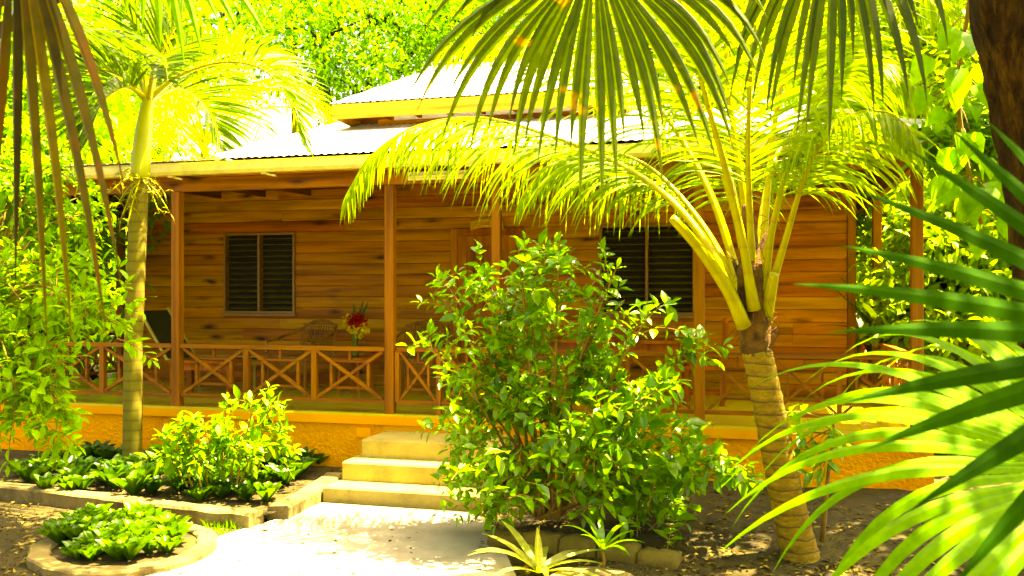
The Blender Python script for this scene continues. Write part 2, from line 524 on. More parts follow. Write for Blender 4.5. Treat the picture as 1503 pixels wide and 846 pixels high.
# raised soil at right, a gentle rise towards the house
b = MB()
nx, ny = 90, 50
xs = np.linspace(-1.8, 9.0, nx); ys = np.linspace(4.6, 7.9, ny)
rs = np.random.RandomState(3)


def soil_h(x, y):
    t = np.clip((y - 5.5) / 0.9, 0, 1); t = t * t * (3 - 2 * t)
    e = np.clip((x + 1.8) / 0.9, 0, 1)
    return 0.008 + (0.11 * t + 0.014 * np.sin(3.1 * x + 1.7 * y) * np.sin(2.3 * y - x)) * e


V = []
for y in ys:
    for x in xs:
        V.append((x, y, soil_h(x, y) + rs.normal(0, 0.004) - (0.03 if (x == xs[0] or x == xs[-1] or y == ys[0]) else 0)))
b.add(V, [(j * nx + i, j * nx + i + 1, (j + 1) * nx + i + 1, (j + 1) * nx + i) for j in range(ny - 1) for i in range(nx - 1)])
tag(b.build('soil_terrain', M['soil'], smooth=True), kind='structure')

# concrete path from the camera to the steps
pts = [G(472, 741), G(700, 757), G(735, 800), G(780, 900), G(900, 1400), G(200, 1400), G(-40, 900), G(120, 838), G(215, 826), G(300, 806), G(322, 790), G(412, 763)]
b = MB(); top = [(p[0], p[1], 0.016) for p in pts]; bot = [(p[0], p[1], -0.05) for p in pts]
n = len(pts)
b.add(top + bot, [tuple(range(n))] + [(i, n + i, n + (i + 1) % n, (i + 1) % n) for i in range(n)])
tag(b.build('path', M['path']), kind='structure')


# ================================================================== HOUSE
YP = 7.95      # veranda post plane
YW = 10.40     # house wall plane
DZ = 0.59      # veranda floor
XL, XR = -8.20, 1.283
house = thing('bungalow', 'orange wooden bungalow on an ochre plinth with veranda and white corrugated roof', 'house', (-3.4, YW, 0))

# plinth, slab and steps band
b = MB()
b.box(XL - 0.12, XR + 0.12, YP - 0.05, 15.4, 0, DZ - 0.10)
pl = b.build('plinth', M['stucco'], house)
b = MB()
b.box(XL - 0.14, XR + 0.14, YP - 0.075, 15.42, DZ - 0.10, DZ - 0.02)
b.box(-3.34, -2.05, YP - 0.062, YP - 0.048, 0.05, DZ - 0.10)
b.build('plinth_band', M['band'], house)
b = MB()
for i in range(24):      # floor tiles with thin joints
    for j in range(19):
        x0 = XL - 0.13 + i * 0.4; y0 = YP - 0.07 + j * 0.4
        x1 = min(x0 + 0.396, XR + 0.13)
        if x0 < XR + 0.1:
            b.box(x0, x1, y0, y0 + 0.396, DZ - 0.03, DZ)
b.build('floor', M['tile'], house)
b = MB(); b.bbox(-3.62, -3.475, YP - 0.068, YP - 0.05, 0.365, 0.455, 0.003)
b.build('outlet_cover', M['band'], house)

# timber walls: each board a rounded plank of its own length
WINL = (-6.615, -5.60, 1.473, 2.50)
WINR = (-1.714, -0.629, 1.48, 2.51)
DOOR = (-3.519, -2.625, DZ, 2.503)
WX0, WX1 = -8.0, 1.07
rb = np.random.RandomState(11)
EXA, EXB = -8.45, 1.50


def plank(b, x0, x1, z0, z1, yf):
    h = z1 - z0
    prof = [(0.011, 0.0), (0.0155, 0.05), (0.018, 0.25), (0.0185, 0.55), (0.0175, 0.85), (0.014, 0.965), (0.008, 1.0)]
    v = []
    for x in (x0, x1):
        for (dy, t) in prof:
            v.append((x, yf - dy, z0 + t * h))
        v.append((x, yf + 0.03, z1)); v.append((x, yf + 0.03, z0))
    k = len(prof) + 2
    f = [(i, k + i, k + (i + 1) % k, (i + 1) % k) for i in range(k)]
    f += [tuple(range(k)), tuple(range(2 * k - 1, k - 1, -1))]
    b.add(v, f)


b = MB()
bh = 0.137
z = DZ
while z < 3.75:
    z1 = z + bh - 0.0025
    ins = max(0.0, (z1 - 2.98) / 0.30)
    segs = [(WX0 + 0.09 if z1 < 3.06 else -4.93, min(WX1 - 0.09, EXB - ins))]
    for (a, c, zb, zt) in (WINL, WINR, DOOR):
        if z < zb - 0.01 < z1 - 0.012:
            plank(b, a, c, z, zb - 0.002, YW)
        if z1 > zb + 0.01 and z < zt - 0.01:
            ns = []
            for (s0, s1) in segs:
                if c <= s0 or a >= s1: ns.append((s0, s1)); continue
                if a > s0: ns.append((s0, a))
                if c < s1: ns.append((c, s1))
            segs = ns
    for (s0, s1) in segs:
        x = s0
        while x < s1 - 1e-6:
            L = rb.uniform(1.3, 3.6)
            e = s1 if x + L > s1 - 0.5 else x + L
            plank(b, x, e - 0.002, z, z1, YW)
            x = e
    z += bh
plank(b, WX0 + 0.09, -4.95, 3.058, 3.108, YW)
b.build('wall', M['wall'], house, smooth=False)
# side and rear walls
b = MB()
z = DZ
while z < 3.0:
    b.box(WX0 + 0.02, WX0 + 0.08, YW + 0.05, 15.0, z, z + bh - 0.005)
    b.box(WX1 - 0.08, WX1 - 0.02, YW + 0.05, 15.0, z, z + bh - 0.005)
    b.box(WX0 + 0.08, WX1 - 0.08, 14.94, 15.0, z, z + bh - 0.005)
    z += bh
b.build('wall', M['wall'], house)
for xa, xb in ((WX0, WX0 + 0.088), (WX1 - 0.088, WX1)):
    b = MB(); b.bbox(xa, xb, YW - 0.032, YW + 0.06, DZ, 3.08)
    b.build('corner_board', M['post'], house)
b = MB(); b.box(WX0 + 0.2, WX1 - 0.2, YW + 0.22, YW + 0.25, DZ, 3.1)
b.build('dark_backing', M['void'], house)  # dark sheet in place of the shaded room behind the wall


def window(x0, x1, z0, z1, sides):
    f = MB(); t = 0.028
    yo = YW - 0.045
    f.box(x0, x1, yo, YW + 0.05, z1 - t, z1)
    f.box(x0, x1, yo, YW + 0.05, z0, z0 + t)
    f.box(x0, x0 + t, yo, YW + 0.05, z0 + t, z1 - t)
    f.box(x1 - t, x1, yo, YW + 0.05, z0 + t, z1 - t)
    xm = (x0 + x1) / 2
    f.box(xm - 0.014, xm + 0.014, yo - 0.002, YW + 0.05, z0 + t, z1 - t)
    f.box(x0 - 0.02, x1 + 0.02, YW - 0.07, YW - 0.047, z0 - 0.035, z0 - 0.003)
    w = f.build('window', M['winframe'], house)
    w['label'] = 'dark louvred double window ' + sides
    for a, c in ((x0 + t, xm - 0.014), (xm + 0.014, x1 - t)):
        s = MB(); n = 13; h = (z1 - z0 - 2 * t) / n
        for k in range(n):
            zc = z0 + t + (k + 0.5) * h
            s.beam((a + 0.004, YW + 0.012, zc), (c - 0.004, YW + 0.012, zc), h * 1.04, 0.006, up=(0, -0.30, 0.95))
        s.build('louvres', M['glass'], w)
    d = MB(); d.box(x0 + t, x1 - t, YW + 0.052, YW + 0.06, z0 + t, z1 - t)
    d.build('window_dark_sheet', M['void'], w)  # dark sheet behind the louvres, painted as interior shade


window(*WINL, 'left of the door')
window(*WINR, 'right of the door')

# door
b = MB()
x0, x1, z0, z1 = DOOR
b.bbox(x0, x0 + 0.085, YW - 0.05, YW + 0.06, z0, z1, 0.004)
b.bbox(x1 - 0.085, x1, YW - 0.05, YW + 0.06, z0, z1, 0.004)
b.bbox(x0 + 0.085, x1 - 0.085, YW - 0.05, YW + 0.06, z1 - 0.085, z1, 0.004)
dr = b.build('door', M['door'], house)
b = MB()
a, c, zt = x0 + 0.088, x1 - 0.088, z1 - 0.088
st = 0.105
b.box(a, a + st, YW - 0.03, YW + 0.02, z0 + 0.01, zt)
b.box(c - st, c, YW - 0.03, YW + 0.02, z0 + 0.01, zt)
b.box(a + st, c - st, YW - 0.03, YW + 0.02, z0 + 0.01, z0 + 0.22)
b.box(a + st, c - st, YW - 0.03, YW + 0.02, z0 + 0.82, z0 + 0.95)
# arched top rail
nn = 14; xa = np.linspace(a + st, c - st, nn)
arc = zt - 0.20 + 0.085 * (1 - ((xa - (a + c) / 2) / ((c - a) / 2 - st)) ** 2)
v = [(x, y, zz) for x, h in zip(xa, arc) for (y, zz) in ((YW - 0.03, h), (YW - 0.03, zt), (YW + 0.02, zt), (YW + 0.02, h))]
b.add(v, [(4 * i + k, 4 * i + 4 + k, 4 * i + 4 + (k + 1) % 4, 4 * i + (k + 1) % 4) for i in range(nn - 1) for k in range(4)])
b.build('door_leaf', M['door'], dr)
b = MB(); k = 5; w = (c - a - 2 * st) / k
for i in range(k):
    b.bbox(a + st + i * w + 0.002, a + st + (i + 1) * w - 0.002, YW - 0.012, YW + 0.014, z0 + 0.02, zt - 0.005, 0.005)
b.build('door_panel', M['door'], dr)
b = MB(); b.tube([(c - 0.05, YW - 0.03, 1.55), (c - 0.05, YW - 0.075, 1.55), (c - 0.12, YW - 0.08, 1.55)], [0.012, 0.011, 0.009], 8)
b.build('handle', M['alum'], dr, True)

# posts
POSTS = [XL, -5.60, -3.30, -2.26, -0.447, XR]
for i, x in enumerate(POSTS):
    b = MB(); hw = 0.045 if i != 3 else 0.04
    b.bbox(x - hw, x + hw, YP - 0.045, YP + 0.045, DZ, 2.742)
    b.build('post', M['post'], house)
for x in (XL, XR):
    for y in (10.4, 12.9, 15.2):
        b = MB(); b.bbox(x - 0.045, x + 0.045, y - 0.045, y + 0.045, DZ, 2.742)
        b.build('post', M['post'], house)


# railing panels: X brace, inner frame, stubs
def rail_run(p0, p1, n, thick=1.0, end_posts=(False, False)):
    """crossed railing between two posts; p0, p1 = (x, y)"""
    p0 = np.array(p0, float); p1 = np.array(p1, float)
    L = np.linalg.norm(p1 - p0); d = (p1 - p0) / L
    q = np.array([-d[1], d[0]])

    def W(s, z, o=0.0):
        xy = p0 + d * s + q * o
        return np.array([xy[0], xy[1], z])
    zt, zb = 1.215, 0.70
    t = 0.034 * thick
    root = MB()
    root.beam(W(0, zt - 0.02), W(L, zt - 0.02), 0.062, 0.040)
    r = root.build('railing', M['rail'], house)
    bb = MB(); bb.beam(W(0, zb), W(L, zb), 0.045, 0.036); bb.build('bottom_rail', M['rail'], r)
    w = L / n
    for i in range(n + 1):
        if 0 < i < n or (i == 0 and end_posts[0]) or (i == n and end_posts[1]):
            k = MB()
            zz0 = DZ if (i % 2 == 0 or n < 3) else zb - 0.10
            k.beam(W(i * w, DZ if i % 2 == 1 else zb), W(i * w, zt - 0.04), 0.052 * thick, 0.052 * thick, up=(d[0], d[1], 0))
            k.build('baluster', M['post'], r)
    for i in range(n):
        s0, s1 = i * w + 0.026, (i + 1) * w - 0.026
        za, zc = zb + 0.02, zt - 0.042
        k = MB()
        k.beam(W(s0, za, 0.0), W(s1, zc, 0.0), t, t * 0.9)
        k.beam(W(s0, zc, -0.006), W(s1, za, -0.006), t, t * 0.9)
        k.build('cross_brace', M['rail'], r)
        k = MB()
        f = 0.22
        sa, sb = s0 + (s1 - s0) * f, s1 - (s1 - s0) * f
        zl, zh = za + (zc - za) * f, zc - (zc - za) * f
        k.beam(W(sa, zl, 0.003), W(sa, zh, 0.003), t * 0.85, t * 0.8, up=(d[0], d[1], 0))
        k.beam(W(sb, zl, 0.003), W(sb, zh, 0.003), t * 0.85, t * 0.8, up=(d[0], d[1], 0))
        k.beam(W(sa - 0.008, zh, 0.004), W(sb + 0.008, zh, 0.004), t * 0.8, t * 0.7)
        k.beam(W(sa - 0.008, zl, 0.004), W(sb + 0.008, zl, 0.004), t * 0.8, t * 0.7)
        k.beam(W((sa + sb) / 2, zh + t * 0.3, 0.002), W((sa + sb) / 2, zc, 0.002), t * 0.7, t * 0.7, up=(d[0], d[1], 0))
        k.build('inner_frame', M['rail'], r)
    return r


h = 0.047
rail_run((XL + h, YP), (-5.60 - h, YP), 3)
rail_run((-5.60 + h, YP), (-3.30 - h, YP), 3)
gate = rail_run((-3.225, YP), (-2.815, YP), 1, 0.8, (True, True))
gate.name = 'gate'
rail_run((-2.785, YP), (-2.26 - h, YP), 1, 0.9)
rail_run((-2.26 + h, YP), (-0.447 - h, YP), 3, 0.75)
rail_run((-0.447 + h, YP), (XR - h, YP), 3, 0.75)
rail_run((XR, YP + h), (XR, 10.4 - h), 4, 0.75)
rail_run((XR, 10.4 + h), (XR, 12.9 - h), 4, 0.75)
rail_run((XL, YP + h), (XL, 10.4 - h), 4, 0.75)

# roof
EY0, EX0, EX1, EY1 = 7.70, -8.45, 1.50, 16.0
EZ, PITCH = 3.02, 0.30
HALF = (EY1 - EY0) / 2


def corr(b, axis, lo, hi, e, sgn, ez, pitch, half, lam=0.085, amp=0.0055, inner=None):
    """corrugated slope: eave along AXIS from lo to hi at coordinate e, rising in direction sgn"""
    cs = np.arange(lo, hi + 1e-6, lam / 6)
    v = []; f = []
    for c in cs:
        wv = amp * math.sin(2 * PI * c / lam)
        lim = inner(c) if inner else min(half, c - lo, hi - c)
        for s in (0.0, max(lim, 0.0)):
            p = (c, e + sgn * s) if axis == 'x' else (e + sgn * s, c)
            v.append((p[0], p[1], ez + pitch * s + wv))
    for i in range(len(cs) - 1):
        f.append((2 * i, 2 * i + 2, 2 * i + 3, 2 * i + 1))
    b.add(v, f)


b = MB()
GX = -5.0
corr(b, 'x', GX, EX1, EY0, 1, EZ, PITCH, HALF, inner=lambda c: min(HALF, EX1 - c))
corr(b, 'x', GX, EX1, EY1, -1, EZ, PITCH, HALF, inner=lambda c: min(HALF, EX1 - c))
corr(b, 'x', EX0, GX + 0.02, EY0, 1, EZ - 0.004, 0.04, 8.3, inner=lambda c: 8.3)
corr(b, 'y', EY0, EY1, EX1, -1, EZ, PITCH, HALF)
roof = b.build('roof', M['roof'], house, True)
# ridge and hip caps
b = MB()
ridge_z = EZ + PITCH * HALF
for (cx, cy, rx) in ((GX, EY0, GX), (GX, EY1, GX), (EX1, EY0, EX1 - HALF), (EX1, EY1, EX1 - HALF)):
    b = MB(); b.tube([(cx, cy, EZ + 0.006), (rx, (EY0 + EY1) / 2, ridge_z + 0.006)], 0.035, 8)
    b.build('hip_cap', M['roof'], roof, True)
b = MB(); yc = (EY0 + EY1) / 2
b.add([(GX + 0.03, EY0 + 0.15, EZ + 0.02), (GX + 0.03, EY1 - 0.15, EZ + 0.02), (GX + 0.03, yc, ridge_z - 0.03), (GX + 0.06, EY0 + 0.15, EZ + 0.02), (GX + 0.06, EY1 - 0.15, EZ + 0.02), (GX + 0.06, yc, ridge_z - 0.03)], [(2, 1, 0), (3, 4, 5), (0, 1, 4, 3), (1, 2, 5, 4), (2, 0, 3, 5)])
b.build('gable', M['wall'], house)
# soffit boards under the veranda roof
b = MB()
so = -0.075
nb = 70
for i in range(nb):
    xa = EX0 + 0.12 + (EX1 - EX0 - 0.24) * i / nb; xb = EX0 + 0.12 + (EX1 - EX0 - 0.24) * (i + 1) / nb - 0.004
    xm = (xa + xb) / 2
    lim = min(2.62, xm - EX0 - 0.05, EX1 - xm - 0.05)
    y0, y1 = EY0 + 0.16, EY0 + max(lim, 0.17)
    PI_ = PITCH if xa > GX else 0.03
    v = [(xa, y0, EZ + PI_ * 0.16 + so), (xb, y0, EZ + PI_ * 0.16 + so), (xb, y1, EZ + PI_ * (y1 - EY0) + so), (xa, y1, EZ + PI_ * (y1 - EY0) + so)]
    v += [(x, y, z + 0.02) for x, y, z in v]
    b.add(v, [(3, 2, 1, 0), (4, 5, 6, 7), (0, 1, 5, 4), (1, 2, 6, 5), (2, 3, 7, 6), (3, 0, 4, 7)])
for (e, sg, lim0) in ((EX1, -1, 0.42),):
    for j in range(52):
        ya = EY0 + 0.16 + j * 0.15; yb = ya + 0.146; ym = (ya + yb) / 2
        lim = min(lim0, ym - EY0)
        x0_, x1_ = e + sg * 0.12, e + sg * max(lim, 0.13)
        v = [(x0_, ya, EZ + PITCH * 0.12 + so), (x1_, ya, EZ + PITCH * abs(x1_ - e) + so), (x1_, yb, EZ + PITCH * abs(x1_ - e) + so), (x0_, yb, EZ + PITCH * 0.12 + so)]
        v += [(x, y, z + 0.02) for x, y, z in v]
        b.add(v, [(3, 2, 1, 0), (4, 5, 6, 7), (0, 1, 5, 4), (1, 2, 6, 5), (2, 3, 7, 6), (3, 0, 4, 7)])
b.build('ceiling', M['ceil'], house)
# plate beams over the posts
b = MB()
b.box(XL - 0.05, XR + 0.05, YP - 0.035, YP + 0.035, 2.742, 2.872)
b.box(XL - 0.05, XR + 0.05, YP - 0.05, YP + 0.03, 2.876, 3.0)
bm = b.build('beam', M['beam'], house)
for x in (XL, XR):
    b = MB(); b.box(x - 0.035, x + 0.035, YP + 0.037, 15.4, 2.742, 2.99)
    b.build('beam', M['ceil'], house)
b = MB()
for i in range(15):
    x = XL + 0.3 + i * (XR - XL - 0.6) / 14
    b.beam((x, YP - 0.18, EZ + 0.06 - 0.135), (x, 10.3, EZ + (PITCH if x > GX else 0.04) * 2.6 - 0.135), 0.05, 0.08)
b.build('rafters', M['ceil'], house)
# gutter with brackets along the front eave
b = MB()
prof = [(0.0, 0.0), (-0.075, 0.0), (-0.10, 0.03), (-0.10, 0.098), (-0.092, 0.098), (-0.085, 0.035), (-0.07, 0.012), (-0.008, 0.012), (-0.008, 0.13), (0.0, 0.13)]
v = [(x, EY0 + 0.055 + dy, 2.872 + dz) for x in (EX0 + 0.02, EX1 - 0.02) for dy, dz in prof]
k = len(prof)
b.add(v, [(i, (i + 1) % k, k + (i + 1) % k, k + i) for i in range(k)] + [tuple(range(k)), tuple(range(2 * k - 1, k - 1, -1))])
gut = b.build('gutter', M['gutter'], house)
for i in range(9):
    x = EX0 + 0.9 + i * 1.02
    b = MB(); v = []
    b.beam((x, EY0 + 0.0, 2.862), (x, EY0 + 0.055, 2.862), 0.05, 0.018)
    b.beam((x + 0.0, EY0 + 0.05, 2.860), (x + 0.10, EY0 + 0.055, 2.840), 0.03, 0.018)
    b.build('bracket', M['gutter'], gut)
b = MB(); b.box(EX0 + 0.03, EX1 - 0.03, EY0 + 0.062, EY0 + 0.10, 2.86, 2.985)
b.build('fascia', M['beam'], house)
# side fascias
b = MB()
b.box(EX0 + 0.03, EX0 + 0.06, EY0 + 0.1, EY1, 2.88, 3.0); b.box(EX1 - 0.06, EX1 - 0.03, EY0 + 0.1, EY1, 2.88, 3.0)
b.build('fascia', M['beam'], house)

# upper roof tier (clerestory)
CX0, CX1, CY0, CY1 = -4.35, -1.7, 10.10, 13.6
b = MB()
for k in range(4):
    zz = 3.60 + k * 0.11
    b.box(CX0, CX1, CY0, CY0 + 0.05, zz, zz + 0.106)
    b.box(CX0, CX0 + 0.05, CY0 + 0.05, CY1, zz, zz + 0.106)
    b.box(CX1 - 0.05, CX1, CY0 + 0.05, CY1, zz, zz + 0.106)
b.build('clerestory_wall', M['wall'], house)
b = MB()
b.box(CX0 + 0.22, CX1 - 0.2, CY0 - 0.03, CY0 - 0.004, 3.79, 3.90)
b.build('flashing', M['roof'], house)
UX0, UX1, UY0, UY1, UZ = -4.73, -1.30, 9.60, 13.8, 3.925
b = MB()
uh = (UY1 - UY0) / 2
hipin = 0.42
corr(b, 'x', UX0, UX1, UY0, 1, UZ, 0.41, uh, inner=lambda c: min(uh, max(0, (c - UX0)) / hipin * uh / uh * 1.0 * uh / 1.0 if False else min(uh, (c - UX0) / hipin * uh, (UX1 - c) / hipin * uh)))
corr(b, 'x', UX0, UX1, UY1, -1, UZ, 0.41, uh, inner=lambda c: min(uh, (c - UX0) / hipin * uh, (UX1 - c) / hipin * uh))
for e, sg in ((UX0, 1), (UX1, -1)):
    b.add([(e, UY0, UZ), (e, UY1, UZ), (e + sg * hipin, (UY0 + UY1) / 2, UZ + 0.41 * uh)], [(0, 1, 2)])
ur = b.build('upper_roof', M['roof'], house, True)
b = MB()
b.box(UX0 + hipin - 0.05, UX1 - hipin + 0.05, 11.62, 11.78, UZ + 0.41 * uh - 0.03, UZ + 0.41 * uh + 0.03)
b.build('ridge_cap', M['roof'], ur)
b = MB(); b.box(UX0 + hipin + 0.3, UX1 - hipin - 0.1, 11.66, 11.74, UZ + 0.41 * uh + 0.03, UZ + 0.41 * uh + 0.07)
b.build('ridge_board', M['fascia'], ur)
b = MB()
b.box(UX0 + 0.01, UX1 - 0.01, UY0 + 0.012, UY0 + 0.045, 3.745, 3.908)
b.box(UX0 + 0.012, UX0 + 0.045, UY0 + 0.045, UY1, 3.745, 3.908)
b.box(UX1 - 0.045, UX1 - 0.012, UY0 + 0.045, UY1, 3.745, 3.908)
b.build('upper_fascia', M['fascia'], house)
b = MB()
for i in range(9):
    x = UX0 + 0.15 + i * (UX1 - UX0 - 0.3) / 8
    b.box(x - 0.02, x + 0.02, UY0 + 0.05, CY0, 3.80, 3.90)
for i in range(8):
    y = UY0 + 0.25 + i * 0.5
    b.box(UX0 + 0.05, CX0, y - 0.02, y + 0.02, 3.80, 3.90)
b.build('rafters', M['beam'], house)

# tube light under the eave
lt = thing('tube_light', 'yellow tube light fixture under the eave above the door', 'light', (-2.95, 7.86, 2.82))
c0, c1 = PY(599, 259, 7.86), PY(686, 258, 7.86)
b = MB(); b.beam((c0[0], 7.868, 2.802), (c1[0], 7.868, 2.802), 0.05, 0.075); b.build('housing', M['gutter'], lt)
b = MB(); b.tube([(c0[0] + 0.02, 7.825, 2.795), (c1[0] - 0.02, 7.825, 2.795)], 0.014, 8); b.build('tube', M['gutter'], lt, True)

# carved name board over the door
cx, cz = -3.06, 2.53
sg = thing('name_board', 'small curved carved wooden name board above the door', 'sign', (cx, YW - 0.06, cz))
b = MB(); v = []
for i in range(13):
    a = (i / 12 - 0.5); x = cx + a * 0.40; zc = cz + 0.03 * (1 - 4 * a * a)
    v += [(x, YW - 0.075, zc - 0.05), (x, YW - 0.075, zc + 0.05), (x, YW - 0.05, zc + 0.05), (x, YW - 0.05, zc - 0.05)]
b.add(v, [(4 * i + k, 4 * i + 4 + k, 4 * i + 4 + (k + 1) % 4, 4 * i + (k + 1) % 4) for i in range(12) for k in range(4)] + [(0, 1, 2, 3), (51, 50, 49, 48)])
b.build('board', M['board'], sg)
b = MB()
for i in range(9):
    a = -0.36 + i * 0.09; x = cx + a * 0.40; zc = cz + 0.03 * (1 - 4 * a * a)
    b.tube([(x + 0.011 * math.cos(q), YW - 0.0765, zc + 0.017 * math.sin(q)) for q in np.linspace(0.3 * i, 0.3 * i + 4.6, 8)], 0.003, 4)
b.build('carving', M['door'], sg)

# ================================================================== STEPS
steps = thing('entry_steps', 'three yellowed concrete steps leading up to the veranda', 'steps', (-2.75, 7.4, 0))
for (xa, xb, ya, zt) in ((-3.43, -2.05, 6.81, 0.126), (-3.39, -2.08, 7.09, 0.284), (-3.32, -2.05, 7.33, 0.440)):
    b = MB()
    b.bbox(xa, xb, ya, YP - 0.064 if zt > 0.4 else YP - 0.066 - zt * 0.02, 0.0, zt, 0.012)
    b.build('step', M['conc'], steps)

# ================================================================== KERBS AND BEDS
def kerb(name, pts, w, h, label, mat, z0=0.0, closed=False):
    pts = np.array([(p[0], p[1]) for p in pts], float)
    m = len(pts)
    if closed:
        tan = np.roll(pts, -1, 0) - np.roll(pts, 1, 0)
    else:
        tan = np.gradient(pts, axis=0)
    tan = tan / np.linalg.norm(tan, axis=1, keepdims=True)
    q = np.stack([-tan[:, 1], tan[:, 0]], 1)
    rr = np.random.RandomState(5)
    v = []
    for i in range(m):
        wob = rr.normal(0, 0.006)
        for s, zz in ((-0.5, -0.04), (-0.5, h - 0.015), (-0.42, h), (0.42, h), (0.5, h - 0.015), (0.5, -0.04)):
            xy = pts[i] + q[i] * (s * w + wob)
            v.append((xy[0], xy[1], z0 + zz + (rr.normal(0, 0.003) if zz > 0 else 0)))
    f = []
    for i in range(m if closed else m - 1):
        j = (i + 1) % m
        for k in range(5):
            f.append((6 * i + k, 6 * j + k, 6 * j + k + 1, 6 * i + k + 1))
    if not closed:
        f += [tuple(range(6)), tuple(6 * (m - 1) + k for k in range(5, -1, -1))]
    b = MB(); b.add(v, f)
    c = pts.mean(0)
    o = b.build(name, mat, origin=(c[0], c[1], 0))
    return tag(o, label, 'kerb')


KC = [G(-220, 716, .11), G(-60, 708, .11), G(30, 714, .11), G(120, 724, .11), G(210, 735, .11), G(300, 745, .11), G(375, 753, .11)]
KC2 = catmull(KC, 30)
kerb('garden_kerb', KC2, 0.17, 0.115, 'long low concrete kerb along the front of the left planting bed', M['kerb'])
KS = catmull([G(408, 744, .11), G(440, 726, .11), G(470, 709, .11), G(492, 694, .11)], 10)
kerb('garden_kerb', KS, 0.17, 0.112, 'short concrete kerb running back from the path to the steps', M['kerb'])
# soil of the left bed
bed = list(KC2[:, :2]) + list(KS[:, :2]) + [np.array([-3.4, 7.88]), np.array([-9.5, 7.88])]
b = MB(); b.add([(p[0], p[1], 0.075) for p in bed], [tuple(range(len(bed)))])
tag(b.build('bed_soil', M['soil']), kind='structure')
# ring of the small oval bed
ring = []
for a in np.linspace(0, 2 * PI, 48, endpoint=False):
    ring.append(G(180 + 124 * math.cos(a) + 10 * math.sin(a), 803 - 34 * math.sin(a) - 8 * math.cos(a), 0.05))
kerb('bed_edging', ring, 0.13, 0.06, 'pale concrete ring round the small oval bed of rosettes', M['kerb'], closed=True)
b = MB(); b.add([(p[0], p[1], 0.035) for p in ring], [tuple(range(len(ring)))])
tag(b.build('bed_soil', M['soil']), kind='structure')
# rough stone edging in front of the shrub
rr = np.random.RandomState(21)
e0, e1 = G(722, 800, 0), G(1000, 838, 0)
for i in range(5):
    t0, t1 = i / 5, (i + 1) / 5 - 0.012
    p0 = e0 + (e1 - e0) * t0; p1 = e0 + (e1 - e0) * t1
    d = nrm(p1 - p0); q = np.array([-d[1], d[0], 0])
    hh = 0.115 + rr.uniform(-0.015, 0.015); L = np.linalg.norm(p1 - p0)
    b = MB(); nu, nv = 8, 4; v = []
    sec = [(-0.075, -0.03), (-0.085, hh * 0.5), (-0.06, hh), (0.06, hh), (0.085, hh * 0.5), (0.075, -0.03)]
    for k in range(nu):
        s = L * k / (nu - 1); en = 0.012 if k in (0, nu - 1) else 0
        for (o, zz) in sec:
            w = p0 + d * s + q * (o + rr.normal(0, 0.006)) * (1 - en * 8)
            v.append((w[0], w[1], zz - (en if zz > 0 else 0) + rr.normal(0, 0.005)))
    f = [(6 * k + j, 6 * k + 6 + j, 6 * k + 7 + j, 6 * k + j + 1) for k in range(nu - 1) for j in range(5)]
    f += [tuple(range(6)), tuple(6 * (nu - 1) + j for j in range(5, -1, -1))]
    b.add(v, f)
    c = (p0 + p1) / 2
    tag(b.build('edging_stone', M['stone'], smooth=True, origin=(c[0], c[1], 0)), 'mossy edging stone below the big shrub, ' + ('at its path end', 'second from the path', 'in the middle of the row', 'second from the right end', 'at its right end')[i], 'stone', 'edging stones below the shrub')
kc = catmull([G(800, 870, 0.04), G(822, 846, 0.04), G(870, 838, 0.04), G(915, 848, 0.04), G(950, 880, 0.04)], 16)
kerb('bed_edging', kc, 0.13, 0.05, 'curved low concrete edging in front of the cordyline', M['kerb'])

# ================================================================== VERANDA FURNITURE
def wicker_chair(x, y, rz, label):
    r = thing('wicker_armchair', label, 'chair', (0, 0, 0), 'wicker armchairs on the veranda')
    b = MB()
    for i in range(14):
        u = -0.25 + 0.5 * i / 13
        b.tube([(u, 0.22, 0.40), (u * 1.02, 0.27, 0.62), (u * 0.98, 0.33, 0.80 - 0.06 * (u / 0.25) ** 2)], 0.007, 5)
    for k in range(11):
        zz = 0.42 + k * 0.035
        b.tube([(-0.25, 0.222 + (zz - 0.4) * 0.24, zz), (0, 0.25 + (zz - 0.4) * 0.26, zz), (0.25, 0.222 + (zz - 0.4) * 0.24, zz)], 0.007, 5)
    b.tube([(-0.25, 0.32, 0.74), (-0.12, 0.335, 0.795), (0, 0.34, 0.81), (0.12, 0.335, 0.795), (0.25, 0.32, 0.74)], 0.018, 7)
    b.build('backrest', M['wicker'], r)
    b = MB()
    for i in range(15):
        b.box(-0.27 + i * 0.037, -0.27 + i * 0.037 + 0.028, -0.25, 0.24, 0.385, 0.40)
    for i in range(10):
        b.box(-0.27, 0.28, -0.25 + i * 0.05, -0.25 + i * 0.05 + 0.02, 0.398, 0.408)
    b.build('seat', M['wicker'], r)
    for s in (-1, 1):
        b = MB()
        b.tube([(s * 0.24, 0.30, 0.72), (s * 0.31, 0.18, 0.66), (s * 0.34, -0.05, 0.60), (s * 0.33, -0.24, 0.57), (s * 0.29, -0.27, 0.45)], 0.018, 7)
        b.build('arm', M['wicker'], r)
    for sx in (-1, 1):
        for yy in (-0.25, 0.24):
            b = MB(); b.tube([(sx * 0.27, yy, 0.44), (sx * 0.28, yy * 1.06, 0)], 0.018, 7); b.build('leg', M['wicker'], r)
    b = MB()
    for i in range(20):
        a = -0.27 + i * 0.027
        b.beam((a, -0.262, 0.24), (min(a + 0.10, 0.28), -0.262, 0.38), 0.006, 0.006)
        b.beam((a, -0.258, 0.38), (min(a + 0.10, 0.28), -0.258, 0.24), 0.006, 0.006)
    b.build('apron', M['wicker'], r)
    r.location = (x, y, DZ); r.rotation_euler = (0, 0, rz)
    return r


